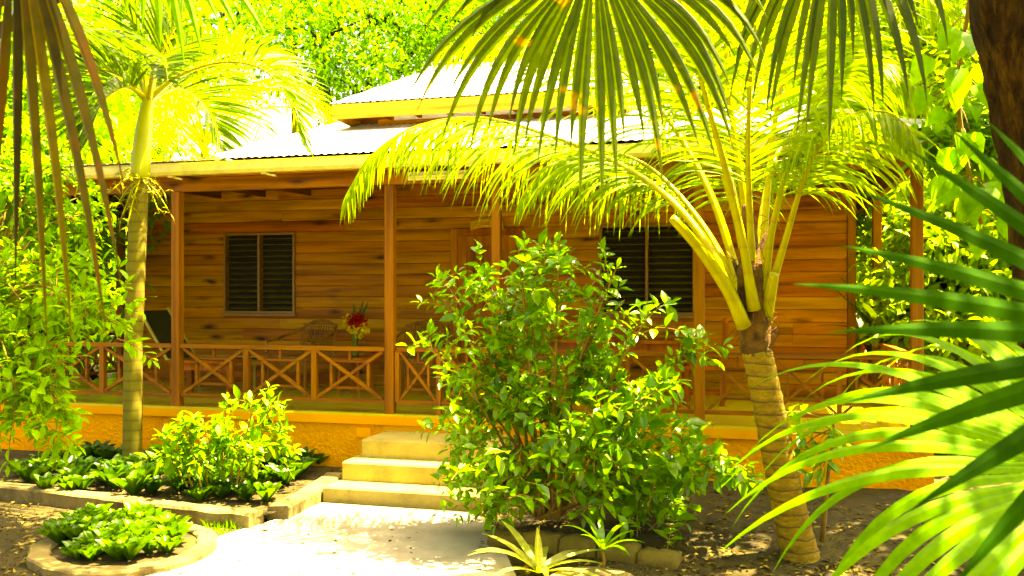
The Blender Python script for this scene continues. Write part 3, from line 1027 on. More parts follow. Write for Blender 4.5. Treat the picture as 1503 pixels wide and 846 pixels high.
pc = PY(443, 500, 9.6)
wicker_chair(pc[0], 9.6, -0.25, 'wicker armchair left of the flower vase behind the railing')
pc = PY(622, 500, 9.6)
wicker_chair(pc[0], 9.6, 0.25, 'wicker armchair right of the flower vase beside the door')

pv = PY(521, 500, 9.35)
tb = thing('side_table', 'low side table carrying the flower vase', 'table', (pv[0], 9.35, DZ))
b = MB(); b.tube([(pv[0], 9.35, DZ + 0.40), (pv[0], 9.35, DZ + 0.425)], 0.27, 24); b.build('tabletop', M['red'], tb)
for a in range(4):
    q = a * PI / 2 + 0.6
    b = MB(); b.tube([(pv[0] + 0.16 * math.cos(q), 9.35 + 0.16 * math.sin(q), DZ + 0.40), (pv[0] + 0.2 * math.cos(q), 9.35 + 0.2 * math.sin(q), DZ)], 0.016, 6); b.build('leg', M['red'], tb)

# vase of flowers
zt = DZ + 0.425
fv = thing('flower_vase', 'green vase of red and yellow flowers with upright blades', 'vase', (pv[0], 9.35, zt))
b = MB()
prof = [(0.035, 0), (0.04, 0.02), (0.028, 0.08), (0.03, 0.16), (0.045, 0.24), (0.05, 0.26)]
b.tube([(pv[0], 9.35, zt + h_) for r_, h_ in prof], [r_ for r_, h_ in prof], 14); b.build('vase_body', M['vase'], fv, True)
rf = np.random.RandomState(4)


def flower_head(px, py, rad, mat, n=70, name='flower_head'):
    c = PY(px, py, 9.33)
    L = Leaves()
    d = nrm(rf.normal(size=(n, 3)))
    p = c + d * rf.uniform(0.2, 0.85, (n, 1)) * rad
    L.add(p, d + rf.normal(0, 0.3, (n, 3)), nrm(rf.normal(size=(n, 3))), np.full(n, rad * 0.55), np.full(n, rad * 0.5))
    L.build(name, mat, fv, near=True)


for (px, py, r_) in ((519, 472, .075), (529, 474, .07), (525, 468, .065)): flower_head(px, py, r_, M['redpetal'])
for (px, py, r_) in ((510, 468, .05), (508, 476, .04), (516, 483, .055), (526, 489, .06), (535, 483, .055)): flower_head(px, py, r_, M['yelpetal'])
for (a, c) in (((522, 470), (518, 444)), ((526, 470), (533, 440)), ((529, 470), (540, 443))):
    b = MB(); p0, p1 = PY(*a, 9.35), PY(*c, 9.35)
    pts = np.linspace(p0, p1, 6); w = np.array([.02, .035, .04, .035, .02, .001])
    b.strip(pts, w, np.array([1, 0, 0.]), 0.15, np.array([0, -1, 0.]))
    b.build('blade', M['strap'], fv)

# lounger with dark sling at far left
ln = thing('reclining_lounger', 'reclining lounger with dark green sling by the left palm', 'lounger', (-6.6, 9.45, DZ))
xa, xb, ya, yb = -6.99, -6.60, 9.2, 9.72
b = MB()
b.add([(xa, ya, DZ + 0.93), (xa, yb, DZ + 0.93), (xb, yb, DZ + 0.36), (xb, ya, DZ + 0.36), (xa - 0.02, ya, DZ + 0.92), (xa - 0.02, yb, DZ + 0.92), (xb - 0.02, yb, DZ + 0.35), (xb - 0.02, ya, DZ + 0.35)],
      [(3, 2, 1, 0), (4, 5, 6, 7), (0, 1, 5, 4), (1, 2, 6, 5), (2, 3, 7, 6), (3, 0, 4, 7)])
b.build('backrest', M['sling'], ln)
b = MB(); b.box(xb, -5.75, ya, yb, DZ + 0.345, DZ + 0.365); b.build('seat', M['sling'], ln)
for y_ in (ya - 0.02, yb + 0.02):
    b = MB(); b.tube([(xa - 0.01, y_, DZ + 0.96), (xb, y_, DZ + 0.355), (-5.72, y_, DZ + 0.355)], 0.02, 6); b.build('frame_rail', M['alum'], ln)
    for x_ in (xb + 0.05, -5.8):
        b = MB(); b.tube([(x_, y_, DZ + 0.35), (x_, y_, DZ)], 0.016, 6); b.build('leg', M['alum'], ln)

# low wooden table at left
lw = PY(306, 528, 9.0)
lt2 = thing('coffee_table', 'low red-brown wooden table below the left window', 'table', (lw[0], 9.0, DZ))
zt = lw[2]
b = MB()
for k in range(4): b.bbox(lw[0] - 0.42, lw[0] + 0.42, 8.80 + k * 0.11, 8.905 + k * 0.11, zt - 0.03, zt, 0.004)
b.build('tabletop', M['red'], lt2)
b = MB(); b.box(lw[0] - 0.38, lw[0] + 0.38, 8.84, 8.865, zt - 0.11, zt - 0.032); b.build('apron', M['red'], lt2)
for sx in (-1, 1):
    for yy in (8.86, 9.18):
        b = MB(); b.bbox(lw[0] + sx * 0.36 - 0.03, lw[0] + sx * 0.36 + 0.03, yy - 0.03, yy + 0.03, DZ, zt - 0.031, 0.004); b.build('leg', M['red'], lt2)

# dining table and chair at right
dt = thing('dining_table', 'red-brown wooden dining table behind the shrub on the veranda', 'table', (-1.35, 9.3, DZ))
b = MB()
for k in range(5): b.bbox(-2.1, -0.62, 9.02 + k * 0.15, 9.165 + k * 0.15, DZ + 0.63, DZ + 0.665, 0.004)
b.build('tabletop', M['red'], dt)
b = MB(); b.box(-2.0, -0.70, 9.09, 9.115, DZ + 0.55, DZ + 0.628); b.box(-2.0, -0.70, 9.66, 9.685, DZ + 0.55, DZ + 0.628); b.build('apron', M['red'], dt)
for x in (-2.0, -0.736):
    for y in (9.13, 9.64):
        b = MB(); b.bbox(x - 0.045, x + 0.045, y - 0.045, y + 0.045, DZ, DZ + 0.629, 0.004); b.build('leg', M['red'], dt)
ch = thing('dining_chair', 'red-brown wooden chair with red cushion beside the dining table', 'chair', (-0.48, 9.5, DZ))
b = MB(); b.bbox(-0.68, -0.29, 9.30, 9.70, DZ + 0.36, DZ + 0.40, 0.006); b.build('seat', M['red'], ch)
b = MB(); b.bbox(-0.66, -0.34, 9.32, 9.68, DZ + 0.402, DZ + 0.455, 0.02); b.build('cushion', M['cushion'], ch)
for y in (9.33, 9.67):
    b = MB(); b.beam((-0.30, y, DZ), (-0.27, y, DZ + 0.84), 0.05, 0.05, up=(0, 1, 0)); b.tube([(-0.27, y - 0.001, DZ + 0.84), (-0.27, y, DZ + 0.86), (-0.27, y, DZ + 0.88)], [0.02, 0.034, 0.012], 8); b.build('back_post', M['red'], ch)
    b = MB(); b.beam((-0.65, y, DZ), (-0.65, y, DZ + 0.359), 0.036, 0.036, up=(0, 1, 0)); b.build('leg', M['red'], ch)
    b = MB(); b.beam((-0.65, y, DZ + 0.12), (-0.31, y, DZ + 0.12), 0.022, 0.03); b.build('stretcher', M['red'], ch)
b = MB()
for k in range(4): b.beam((-0.285, 9.35, DZ + 0.5 + k * 0.1), (-0.285, 9.65, DZ + 0.5 + k * 0.1), 0.02, 0.05)
b.build('backrest', M['red'], ch)


# ================================================================== PALM FRONDS
def frond(parent, ctrl, nl, llen, lw, ang=(60, 28), droop=0.5, t0=0.25, rad=(0.03, 0.004), mat=None, smat=None, lift=0.15, rs=None,
          K=6, namepart='frond', twist=0.5, world=False, gap=0.0):
    rs = rs or RNG
    c = np.array(ctrl, float) if world else np.array([P(*q) for q in ctrl])
    curve = catmull(c, 40)
    seg = np.linalg.norm(np.diff(curve, axis=0), axis=1)
    acc = np.concatenate([[0], np.cumsum(seg)]); acc /= acc[-1]
    tan = nrm(np.gradient(curve, axis=0))
    b = MB()
    for side in (-1, 1):
        for i in range(nl):
            t = t0 + (1 - t0) * (i + 0.5 + rs.uniform(-0.3, 0.3)) / nl
            if gap and rs.rand() < gap: continue
            t = min(t, 0.998)
            p = np.array([np.interp(t, acc, curve[:, k]) for k in range(3)])
            Tn = nrm(np.array([np.interp(t, acc, tan[:, k]) for k in range(3)]))
            S = np.cross(Tn, UP)
            if np.linalg.norm(S) < 0.15: S = np.cross(Tn, FV)
            S = nrm(S); Nn = np.cross(S, Tn)
            u = (t - t0) / (1 - t0)
            prof = (0.55 + 0.45 * math.sin(PI * min(1, u * 1.25 + 0.1))) * (1 - 0.45 * max(0, u - 0.6) / 0.4)
            L = llen * prof * rs.uniform(0.88, 1.08)
            A = math.radians(ang[0] + (ang[1] - ang[0]) * u + rs.normal(0, 4))
            d = nrm(Tn * math.cos(A) + S * side * math.sin(A) + Nn * (lift + rs.normal(0, 0.07)))
            dr = droop * rs.uniform(0.7, 1.3)
            pts = [p]; dd = d.copy(); st = L / K
            for k in range(K):
                pts.append(pts[-1] + dd * st)
                dd = nrm(dd + np.array([0, 0, -1.0]) * dr / K * (0.6 + 1.2 * k / K))
            pts = np.array(pts)
            tt = np.linspace(0, 1, K + 1)
            w = lw * np.array([0.35 + 2.2 * x if x < 0.3 else 1.0 - ((x - 0.3) / 0.7) ** 1.8 for x in tt]) * (0.75 + 0.25 * prof)
            w[-1] = 0.0008
            tw = rs.normal(0, twist)
            tl = nrm(np.gradient(pts, axis=0))
            W0 = nrm(Tn * math.cos(tw) + Nn * math.sin(tw))
            wv = W0[None, :] - tl * (tl @ W0)[:, None]
            wv = nrm(wv)
            nv = np.cross(tl, wv)
            b.strip(pts, w, wv, 0.18, nv)
    fr = b.build(namepart, mat, parent, True)
    b = MB(); b.tube(curve, np.interp(acc, [0, 0.08, 0.3, 1], [rad[0] * 1.5, rad[0] * 1.05, rad[0] * 0.7, rad[1]]), 7)
    b.build('stalk', smat, fr, True)
    return fr


# ---------------- coconut palm in front of the veranda
base = G(1172, 812, 0.10)
coco = thing('coconut_palm', 'coconut palm with ringed leaning trunk and yellow leaf stalks in front of the veranda', 'palm tree', base)
tr = [P(1178, 838, 5.72), P(1170, 800, 5.72), P(1152, 720, 5.70), P(1132, 620, 5.66), P(1118, 550, 5.63), P(1110, 515, 5.62)]
tc = catmull(tr, 40)
rad = np.interp(np.linspace(0, 1, 40), [0, 0.1, 0.3, 0.7, 1], [0.150, 0.122, 0.108, 0.094, 0.090])
rad = rad + 0.003 * np.sin(np.arange(40) * 2.4)
b = MB(); b.tube(tc, rad, 24, jit=0.015, rng=np.random.RandomState(2)); b.build('trunk', M['coctrunk'], coco, True)
# leaf-base sheath with fibre
hc = catmull([P(1110, 520, 5.62), P(1106, 480, 5.61), P(1103, 430, 5.6), P(1100, 370, 5.6), P(1096, 300, 5.6)], 18)
b = MB(); b.tube(hc, np.interp(np.linspace(0, 1, 18), [0, 0.25, 0.6, 1], [0.085, 0.095, 0.085, 0.03]), 14, jit=0.12, rng=np.random.RandomState(4)); b.build('leaf_sheath', M['fibre'], coco, True)
rs = np.random.RandomState(31)
b = MB()
for k in range(90):
    t = rs.rand(); c = hc[int(t * 17)]; a = rs.uniform(0, 2 * PI)
    d = np.array([math.cos(a), math.sin(a), 0]); p = c + d * 0.075
    L = rs.uniform(0.05, 0.16)
    pts = [p, p + (d * 0.5 + UP * rs.uniform(-0.4, 0.7)) * L * 0.5, p + (d * 0.8 + UP * rs.uniform(-1.0, 0.5)) * L]
    b.tube(catmull(pts, 6), np.linspace(0.003, 0.001, 6), 4)
for k in range(14):
    t = rs.rand(); c = hc[int(t * 17)]; a = rs.uniform(0, 2 * PI)
    d = np.array([math.cos(a), math.sin(a), 0]); p = c + d * 0.07
    L = rs.uniform(0.08, 0.18); pts = np.array([p, p + d * 0.03 + UP * L * 0.5, p + d * 0.075 + UP * L * 0.9])
    b.strip(pts, np.array([0.07, 0.06, 0.015]), np.array([-d[1], d[0], 0]), 0.1, d)
tag(b.build('fibre', M['fibre'], coco, True), kind='stuff')
CF = [
    ([(1088, 470, 5.52), (1050, 380, 5.6), (990, 300, 5.8), (915, 245, 6.05), (820, 205, 6.3), (710, 174, 6.55), (610, 186, 6.75), (545, 228, 6.85), (508, 285, 6.9)], 84, 0.80, 0.024, (62, 34), 1.5, 0.28),
    ([(1106, 455, 5.5), (1084, 330, 5.4), (1040, 160, 5.2), (1000, 10, 5.0), (955, -140, 4.8), (860, -240, 4.5)], 50, 0.80, 0.028, (62, 30), 0.7, 0.42),
    ([(1112, 450, 5.62), (1092, 300, 5.62), (1068, 120, 5.68), (1066, -40, 5.75), (1095, -200, 5.8), (1160, -300, 5.8)], 46, 0.75, 0.026, (60, 30), 0.6, 0.40),
    ([(1095, 450, 5.72), (1040, 280, 5.95), (960, 150, 6.3), (860, 70, 6.7), (750, 45, 7.0), (650, 70, 7.2)], 56, 0.80, 0.026, (62, 32), 1.0, 0.32),
    ([(1118, 455, 5.58), (1134, 330, 5.5), (1168, 210, 5.4), (1220, 120, 5.3), (1285, 90, 5.2), (1350, 130, 5.1)], 52, 0.72, 0.026, (62, 34), 1.3, 0.34),
    ([(1116, 450, 5.7), (1126, 280, 5.85), (1150, 110, 6.0), (1205, -10, 6.1), (1300, -50, 6.2), (1400, 20, 6.3)], 56, 0.78, 0.026, (60, 32), 1.0, 0.32),
    ([(1098, 455, 5.7), (1030, 330, 6.0), (955, 248, 6.3), (880, 222, 6.45), (810, 240, 6.5), (765, 290, 6.45)], 52, 0.62, 0.022, (62, 34), 1.5, 0.36),
    ([(1120, 460, 5.6), (1150, 360, 5.45), (1188, 240, 5.25), (1240, 175, 5.0), (1300, 165, 4.8), (1345, 200, 4.7)], 44, 0.60, 0.022, (62, 34), 1.4, 0.42),
    ([(1108, 450, 5.6), (1100, 320, 5.5), (1098, 180, 5.3), (1108, 40, 5.1), (1130, -90, 4.9)], 40, 0.62, 0.022, (58, 28), 0.6, 0.35),
    ([(1104, 450, 5.66), (1075, 300, 5.75), (1020, 150, 5.9), (960, 20, 6.1), (880, -70, 6.3), (790, -90, 6.5)], 44, 0.66, 0.022, (60, 30), 0.9, 0.36),
    ([(1102, 450, 5.75), (1085, 320, 6.1), (1060, 220, 6.6), (1020, 160, 7.0), (960, 160, 7.3)], 44, 0.70, 0.024, (60, 34), 1.2, 0.35),
    ([(1110, 450, 5.75), (1120, 300, 6.1), (1150, 210, 6.6), (1210, 165, 6.9), (1290, 180, 7.1)], 44, 0.70, 0.024, (60, 34), 1.2, 0.35),
]
for i, (c, nl, ll, lw_, an, dr_, t0) in enumerate(CF):
    frond(coco, c, int(nl * 1.2), ll * 1.15, lw_, an, dr_ * 1.35, t0, (0.028, 0.004), M['palmleaf'], M['stalk'], rs=np.random.RandomState(40 + i), lift=-0.30, K=7)
b = MB(); st = catmull([P(1092, 480, 5.5), P(1070, 430, 5.45), P(1030, 370, 5.38), P(986, 320, 5.3)], 12)
b.tube(st, np.linspace(0.045, 0.026, 12), 8); b.build('cut_stalk', M['stalk'], coco, True)
b = MB(); st = catmull([P(1122, 470, 5.6), P(1132, 420, 5.5), P(1136, 402, 5.46)], 8)
b.tube(st, np.linspace(0.045, 0.028, 8), 8); b.build('cut_stalk', M['stalk'], coco, True)

# ---------------- slender Christmas palm at left
base = G(196, 690, 0.07)
adon = thing('feather_palm', 'slender palm with smooth ringed trunk and green crownshaft at left of the veranda', 'palm tree', base)
D = 8.5
tr = catmull([P(194, 705, D), P(194, 640, D), P(195, 520, D), P(199, 400, D), (P(203, 300, D)), P(205, 262, D)], 30)
b = MB(); b.tube(tr, np.interp(np.linspace(0, 1, 30), [0, 0.1, 0.4, 1], [0.105, 0.088, 0.083, 0.082]), 18); b.build('trunk', M['xtrunk'], adon, True)
cs = catmull([P(204, 266, D), P(207, 225, D), P(213, 175, D), P(218, 142, D)], 14)
b = MB(); b.tube(cs, np.interp(np.linspace(0, 1, 14), [0, 0.1, 0.5, 1], [0.080, 0.092, 0.080, 0.05]), 16); b.build('crownshaft', M['shaft'], adon, True)
AF = [
    [(218, 146, D), (262, 112, D - .1), (325, 92, D - .15), (385, 102, D - .2), (425, 150, D - .25), (440, 205, D - .25)],
    [(219, 146, D), (262, 130, D + .3), (305, 160, D + .6), (328, 225, D + .8)],
    [(215, 146, D), (178, 112, D), (130, 105, D), (92, 150, D)],
    [(217, 144, D), (205, 70, D), (178, 5, D), (130, -40, D)],
    [(219, 144, D), (240, 70, D), (285, 5, D + .1), (350, -30, D + .2)],
    [(214, 146, D), (185, 128, D - .2), (150, 150, D - .4), (128, 205, D - .5)],
    [(218, 144, D), (224, 60, D + .3), (220, -40, D + .6), (200, -110, D + 1)],
    [(218, 146, D), (228, 95, D - .5), (240, 85, D - 1.1), (246, 120, D - 1.6)],
    [(218, 146, D), (255, 105, D + .6), (310, 100, D + 1.1), (360, 140, D + 1.4)],
    [(216, 146, D), (190, 90, D + .5), (150, 60, D + 1), (105, 70, D + 1.3)],
]
for i, c in enumerate(AF):
    frond(adon, c, 50, 0.78, 0.034, (64, 30), 0.6, 0.16, (0.024, 0.004), M['palm2'], M['stalk'], lift=0.45, rs=np.random.RandomState(60 + i))
b = MB(); rs = np.random.RandomState(9)
for k in range(9):
    a0 = P(206, 262, D - 0.07); ang = rs.uniform(-1, 1)
    e = P(206 + rs.choice([-1, 1]) * rs.uniform(20, 55), rs.uniform(255, 335), D - rs.uniform(0.1, 0.35))
    mid = (a0 + e) / 2 + UP * 0.05
    c = catmull([a0, mid, e], 10); b.tube(c, np.linspace(0.010, 0.004, 10), 5)
    for j in range(14):
        q = c[rs.randint(3, 10)]; w = nrm(rs.normal(size=3)); b.tube([q, q + w * 0.06, q + w * 0.09 - UP * 0.03], [0.004, 0.003, 0.002], 4)
b.build('flower_stalks', M['stalk'], adon, True)

# ---------------- feathery yellow palms beyond the left end of the house
def far_palm(px, py, d, label, nf, L, seed, mat, spread=(0, 2 * PI), rise=0.5, trunk_r=0.07, cats='palm tree'):
    rs = np.random.RandomState(seed)
    top = P(px, py, d)
    r = thing('feather_palm', label, cats, (top[0], top[1], 0))
    b = MB(); c = catmull([(top[0], top[1], 0), (top[0] + 0.05, top[1], top[2] * 0.5), top], 12)
    b.tube(c, np.linspace(trunk_r * 1.3, trunk_r, 12), 10); b.build('trunk', M['xtrunk'], r, True)
    for i in range(nf):
        a = spread[0] + (spread[1] - spread[0]) * (i + rs.uniform(-0.3, 0.3)) / nf
        h = rs.uniform(0.15, 1.0) * rise
        dv = np.array([math.cos(a), math.sin(a), 0])
        cc = [top, top + dv * L * 0.3 + UP * L * (0.18 + 0.35 * h), top + dv * L * 0.62 + UP * L * (0.16 + 0.5 * h), top + dv * L * 0.9 + UP * L * (-0.06 + 0.4 * h), top + dv * L * 1.02 + UP * L * (-0.35 + 0.3 * h)]
        frond(r, cc, 40, L * 0.26, 0.03, (62, 32), 0.9, 0.2, (0.02, 0.004), mat, M['stalk'], rs=rs, world=True, lift=0.1, K=4)
    return r


far_palm(300, 215, 16.5, 'big feathery yellow palm rising behind the left end of the roof', 15, 2.9, 71, M['palm3'], rise=0.7)
far_palm(120, 250, 13.5, 'yellow feathery palm among the trees beyond the slender palm', 12, 2.2, 72, M['palm3'], rise=0.7)
far_palm(1300, 395, 13.0, 'low feathery palm seen through the right end of the veranda', 13, 1.5, 73, M['palm3'], rise=1.0)
far_palm(1230, 70, 13.5, 'tall feathery palm beyond the right end of the roof', 13, 2.4, 74, M['palm3'], rise=0.7)
far_palm(900, 40, 21.0, 'feathery palm standing behind the upper roof', 12, 2.8, 75, M['palm3'], rise=0.7)
far_palm(430, 20, 22.0, 'feathery palm crown high behind the roof at left', 11, 2.4, 76, M['palm2'], rise=0.5)


# ================================================================== FAN LEAVES
def fan(parent, hub, axis, normal, n, spread, L, w, split=0.45, droop=0.6, mat=None, stalk_from=None, seed=0, fold=0.3, skew=0.0, K=10, jl=0.12, cup=0.0, srad=0.012, missing=0.0):
    rs = np.random.RandomState(seed)
    hub = np.asarray(hub, float)
    A = nrm(axis); Nn = np.asarray(normal, float); Nn = nrm(Nn - A * (A @ Nn)); B = np.cross(Nn, A)
    b = MB()
    dth = spread / n
    for i in range(n):
        if rs.rand() < missing: continue
        th = -spread / 2 + (i + 0.5) * dth + skew + rs.normal(0, dth * 0.12)
        d = A * math.cos(th) + B * math.sin(th)
        l = L * (1 - 0.18 * abs(th / (spread / 2)) ** 2) * rs.uniform(1 - jl, 1 + jl * 0.4)
        ts = np.linspace(0.03, 1, K + 1)
        pts = [hub + d * ts[0] * l]; dd = d + Nn * cup; dd = nrm(dd)
        dr = droop * rs.uniform(0.6, 1.4); sw = rs.normal(0, 0.05)
        for k in range(K):
            pts.append(pts[-1] + dd * (ts[k + 1] - ts[k]) * l)
            if ts[k] > split * 0.8:
                dd = nrm(dd - UP * dr / K * (1 + 2.0 * (ts[k] - split)) + np.cross(Nn, d) * sw / K)
        pts = np.array(pts)
        fw = 2 * ts * l * math.tan(dth / 2) * 1.04
        tp = np.where(ts < split, 1.0, 1 - ((ts - split) / (1 - split)) ** 1.7)
        ww = np.minimum(fw, w) * tp; ww[-1] = 0.0008
        tl = nrm(np.gradient(pts, axis=0))
        wv = np.cross(Nn, d)[None, :].repeat(K + 1, 0)
        wv = nrm(wv - tl * np.sum(tl * wv, 1)[:, None])
        nv = np.cross(tl, wv)
        b.strip(pts, ww, wv, -fold if True else fold, nv)
    o = b.build('fan_leaf', mat, parent, False)
    if stalk_from is not None:
        s = np.asarray(stalk_from, float)
        mid = (s + hub) / 2 + UP * 0.12
        m = MB(); m.tube(catmull([s, mid, hub, hub + A * L * 0.10], 14), np.linspace(srad * 1.8, srad * 0.8, 14), 8)
        m.build('petiole', M['stalk'], o, True)
    return o


def fan_trunk(parent, x, y, h, r=0.10):
    b = MB(); b.tube(catmull([(x, y, -0.05), (x + 0.03, y, h * 0.5), (x, y, h)], 14), np.linspace(r * 1.15, r, 14), 14, jit=0.05, rng=np.random.RandomState(1))
    b.build('trunk', M['coctrunk'], parent, True)


# tall fan palm beside the camera at right: its leaves hang into the top of the view
fp = thing('fan_palm', 'tall fan palm whose green leaves hang into the top centre', 'palm tree', (1.55, 0.75, 0))
fan_trunk(fp, 1.55, 0.75, 4.1)
ct = np.array([1.55, 0.75, 4.1])
fan(fp, P(872, -75, 3.0), -UP * 1.0 - RV * 0.03, -FV * 0.85 + UP * 0.25 - RV * 0.15, 38, math.radians(200), 0.80, 0.040, 0.40, 1.5, M['fanleaf'], ct, 5, fold=0.35, jl=0.28)
fan(fp, P(1225, -150, 3.1), -UP, -FV * 0.5 - RV * 0.5, 24, math.radians(130), 0.80, 0.040, 0.35, 1.6, M['fandark'], ct, 6, fold=0.4, jl=0.35)
for i, (a, e) in enumerate(((0.3, 0.5), (1.4, 0.4), (2.6, 0.5), (3.9, 0.35), (5.0, 0.5))):
    dv = np.array([math.cos(a), math.sin(a), e])
    fan(fp, ct + nrm(dv) * 0.9, dv + UP * -0.4, UP, 36, math.radians(250), 0.75, 0.05, 0.5, 0.5, M['fanleaf'], ct, 90 + i)
# second tall fan palm at left
fp2 = thing('fan_palm', 'fan palm whose browning leaf tips hang down the left edge', 'palm tree', (-2.0, 0.35, 0))
fan_trunk(fp2, -2.0, 0.35, 3.7)
ct = np.array([-2.0, 0.35, 3.7])
fan(fp2, P(20, -150, 1.85), -UP + RV * 0.12, -FV * 0.8 - RV * 0.3, 8, math.radians(50), 0.98, 0.036, 0.2, 0.5, M['fandry'], ct, 15, fold=0.3, jl=0.22)
fan(fp2, P(225, -150, 3.3), -UP + RV * 0.45, -FV * 0.7 + UP * 0.4, 14, math.radians(115), 0.62, 0.045, 0.35, 0.7, M['fanbright'], ct, 16, jl=0.25)
for i, (a, e) in enumerate(((2.4, 0.4), (3.6, 0.5), (4.9, 0.4))):
    dv = np.array([math.cos(a), math.sin(a), e])
    fan(fp2, ct + nrm(dv) * 0.9, dv + UP * -0.4, UP, 34, math.radians(250), 0.75, 0.05, 0.5, 0.5, M['fanleaf'], ct, 96 + i)

# low fan palm at the lower right, close to the camera
fp3 = thing('fan_palm', 'low fan palm spreading large dappled green leaves at the lower right', 'palm tree', (2.35, 1.75, 0))
ct = np.array([2.35, 1.75, 0.75])
fan_trunk(fp3, 2.35, 1.75, 0.8, 0.08)
fan(fp3, P(1625, 690, 2.35), -RV * 1.0 + UP * 0.16 + FV * 0.2, UP * 0.75 - FV * 0.62, 28, math.radians(155), 1.06, 0.046, 0.32, 1.3, M['fanbright'], ct, 25, fold=0.18, jl=0.08, K=14)
fan(fp3, P(1745, 500, 1.38), -RV * 1.0 - UP * 0.22, -FV * 0.8 + UP * 0.5, 16, math.radians(178), 0.58, 0.038, 0.42, 0.14, M['fandeep'], ct, 26, fold=0.12, jl=0.10, K=12)


# ================================================================== SHRUBS
def shoot(L, b, p0, p1, nodes, ll, lw, rs, rad=0.006, from_t=0.35, sag=0.1, pairs=True, bend=None):
    p0 = np.asarray(p0, float); p1 = np.asarray(p1, float)
    d = p1 - p0; ln = np.linalg.norm(d)
    mid = (p0 + p1) / 2 + (bend if bend is not None else UP * sag * ln)
    c = catmull([p0, mid, p1], 12)
    b.tube(c, np.linspace(rad, rad * 0.35, 12), 5, caps=False)
    tan = nrm(np.gradient(c, axis=0))
    for i in range(nodes):
        t = from_t + (1 - from_t) * (i + 0.6) / nodes
        f = t * 11; k = min(int(f), 10); q = c[k] + (c[k + 1] - c[k]) * (f - k)
        tn = tan[k]
        s = nrm(np.cross(tn, UP + rs.normal(0, 0.2, 3)))
        o = np.cross(s, tn)
        ph = (i % 2) * PI / 2 + rs.normal(0, 0.4)
        for sd in ((1, -1) if pairs else (1 if i % 2 else -1,)):
            dv = nrm((s * math.cos(ph) + o * math.sin(ph)) * sd + tn * rs.uniform(0.25, 0.75) - UP * rs.uniform(-0.25, 0.2))
            sc = rs.uniform(0.5, 1.25) * (0.62 if t > 0.93 else 1.0)
            u = UP * 1.0 + rs.normal(0, 0.35, 3)
            L.add(q + dv * 0.008, dv, u, ll * sc, lw * sc)
    L.add(c[-1], tan[-1] + rs.normal(0, 0.2, 3), UP + rs.normal(0, 0.4, 3), ll * 0.7, lw * 0.6)


# ---- big shrub in front of the door
rs = np.random.RandomState(77)
sb = G(800, 758, 0.12)
bush = thing('flowering_shrub', 'big glossy green leafy shrub in front of the door beside the steps', 'shrub', sb)
L = Leaves(); b = MB()
main = [(700, 395), (760, 365), (800, 358), (820, 355), (905, 392), (650, 440), (955, 455), (620, 500), (1040, 492), (665, 560), (990, 560), (880, 470), (740, 440),
        (670, 640), (1000, 640), (1105, 705), (930, 600), (985, 770), (700, 700), (850, 520), (780, 470), (720, 520), (915, 700), (770, 600), (840, 640)]
for (px, py) in main:
    dd = 6.25 + rs.uniform(-0.5, 0.45)
    e = P(px, py, dd)
    s0 = sb + np.array([rs.uniform(-0.12, 0.12), rs.uniform(-0.1, 0.1), 0.0])
    midp = s0 + (e - s0) * 0.5 + UP * 0.15
    c = catmull([s0, midp, e], 14)
    b.tube(c, np.linspace(0.016, 0.004, 14), 6, caps=False)
    n_sh = 10
    for k in range(n_sh):
        t = rs.uniform(0.38, 0.98)
        t = t if e[2] < 1.9 else min(t, 0.9)
        q = c[int(t * 13)]
        out = nrm(np.array([rs.normal(), rs.normal(), rs.normal(0.5, 0.6)]) + 0.8 * nrm(q - (sb + UP * 0.8)))
        ln = rs.uniform(0.16, 0.36)
        shoot(L, b, q, q + out * ln, rs.randint(3, 6), 0.105, 0.056, rs, 0.004, 0.25)
    shoot(L, b, c[7], e, 9, 0.11, 0.058, rs, 0.004, 0.2)
# denser inner leaf mass and a hanging curtain at the lower left
for k in range(62):
    px = np.clip(rs.normal(770, 75), 655, 900); py = np.clip(rs.normal(530, 80), 415, 700)
    q = P(px, py, 6.3 + rs.uniform(-0.35, 0.45))
    out = nrm(rs.normal(size=3) + UP * 0.5)
    shoot(L, b, q - out * 0.15, q + out * 0.12, 4, 0.10, 0.053, rs, 0.004, 0.1)
for k in range(46):
    px = rs.uniform(655, 770); py = rs.uniform(590, 745)
    q = P(px, py, 6.15 + rs.uniform(-0.35, 0.3))
    out = nrm(rs.normal(size=3) - UP * 0.9)
    shoot(L, b, q - out * 0.12, q + out * 0.12, 4, 0.085, 0.045, rs, 0.003, 0.1)
for k in range(46):
    px = np.clip(rs.normal(925, 48), 830, 1015); py = np.clip(rs.normal(665, 52), 570, 765)
    q = P(px, py, 6.0 + rs.uniform(-0.35, 0.3))
    out = nrm(rs.normal(size=3) + np.array([0.3, -0.5, 0.0]))
    shoot(L, b, q - out * 0.14, q + out * 0.12, 4, 0.125, 0.066, rs, 0.004, 0.1)
for (px, py, q_) in [(905, 720, 9), (960, 700, 8), (1000, 690, 9), (1050, 695, 8), (1090, 705, 8), (985, 775, 6), (930, 760, 6), (860, 740, 7), (780, 735, 7), (720, 740, 7), (690, 690, 7), (740, 690, 7), (830, 700, 7), (800, 660, 7), (880, 670, 7), (1020, 650, 6)]:
    for k in range(q_ - 3):
        q = P(px + rs.uniform(-22, 22), py + rs.uniform(-18, 14), 5.95 + rs.uniform(-0.3, 0.25))
        out = nrm(rs.normal(size=3) + np.array([0.4, -0.4, 0.1]))
        shoot(L, b, q - out * 0.14, q + out * 0.10, 3, 0.12, 0.062, rs, 0.004, 0.1)
L.build('foliage', M['bush'], bush, droop=0.22)
b.build('stems', M['twig'], bush, True)

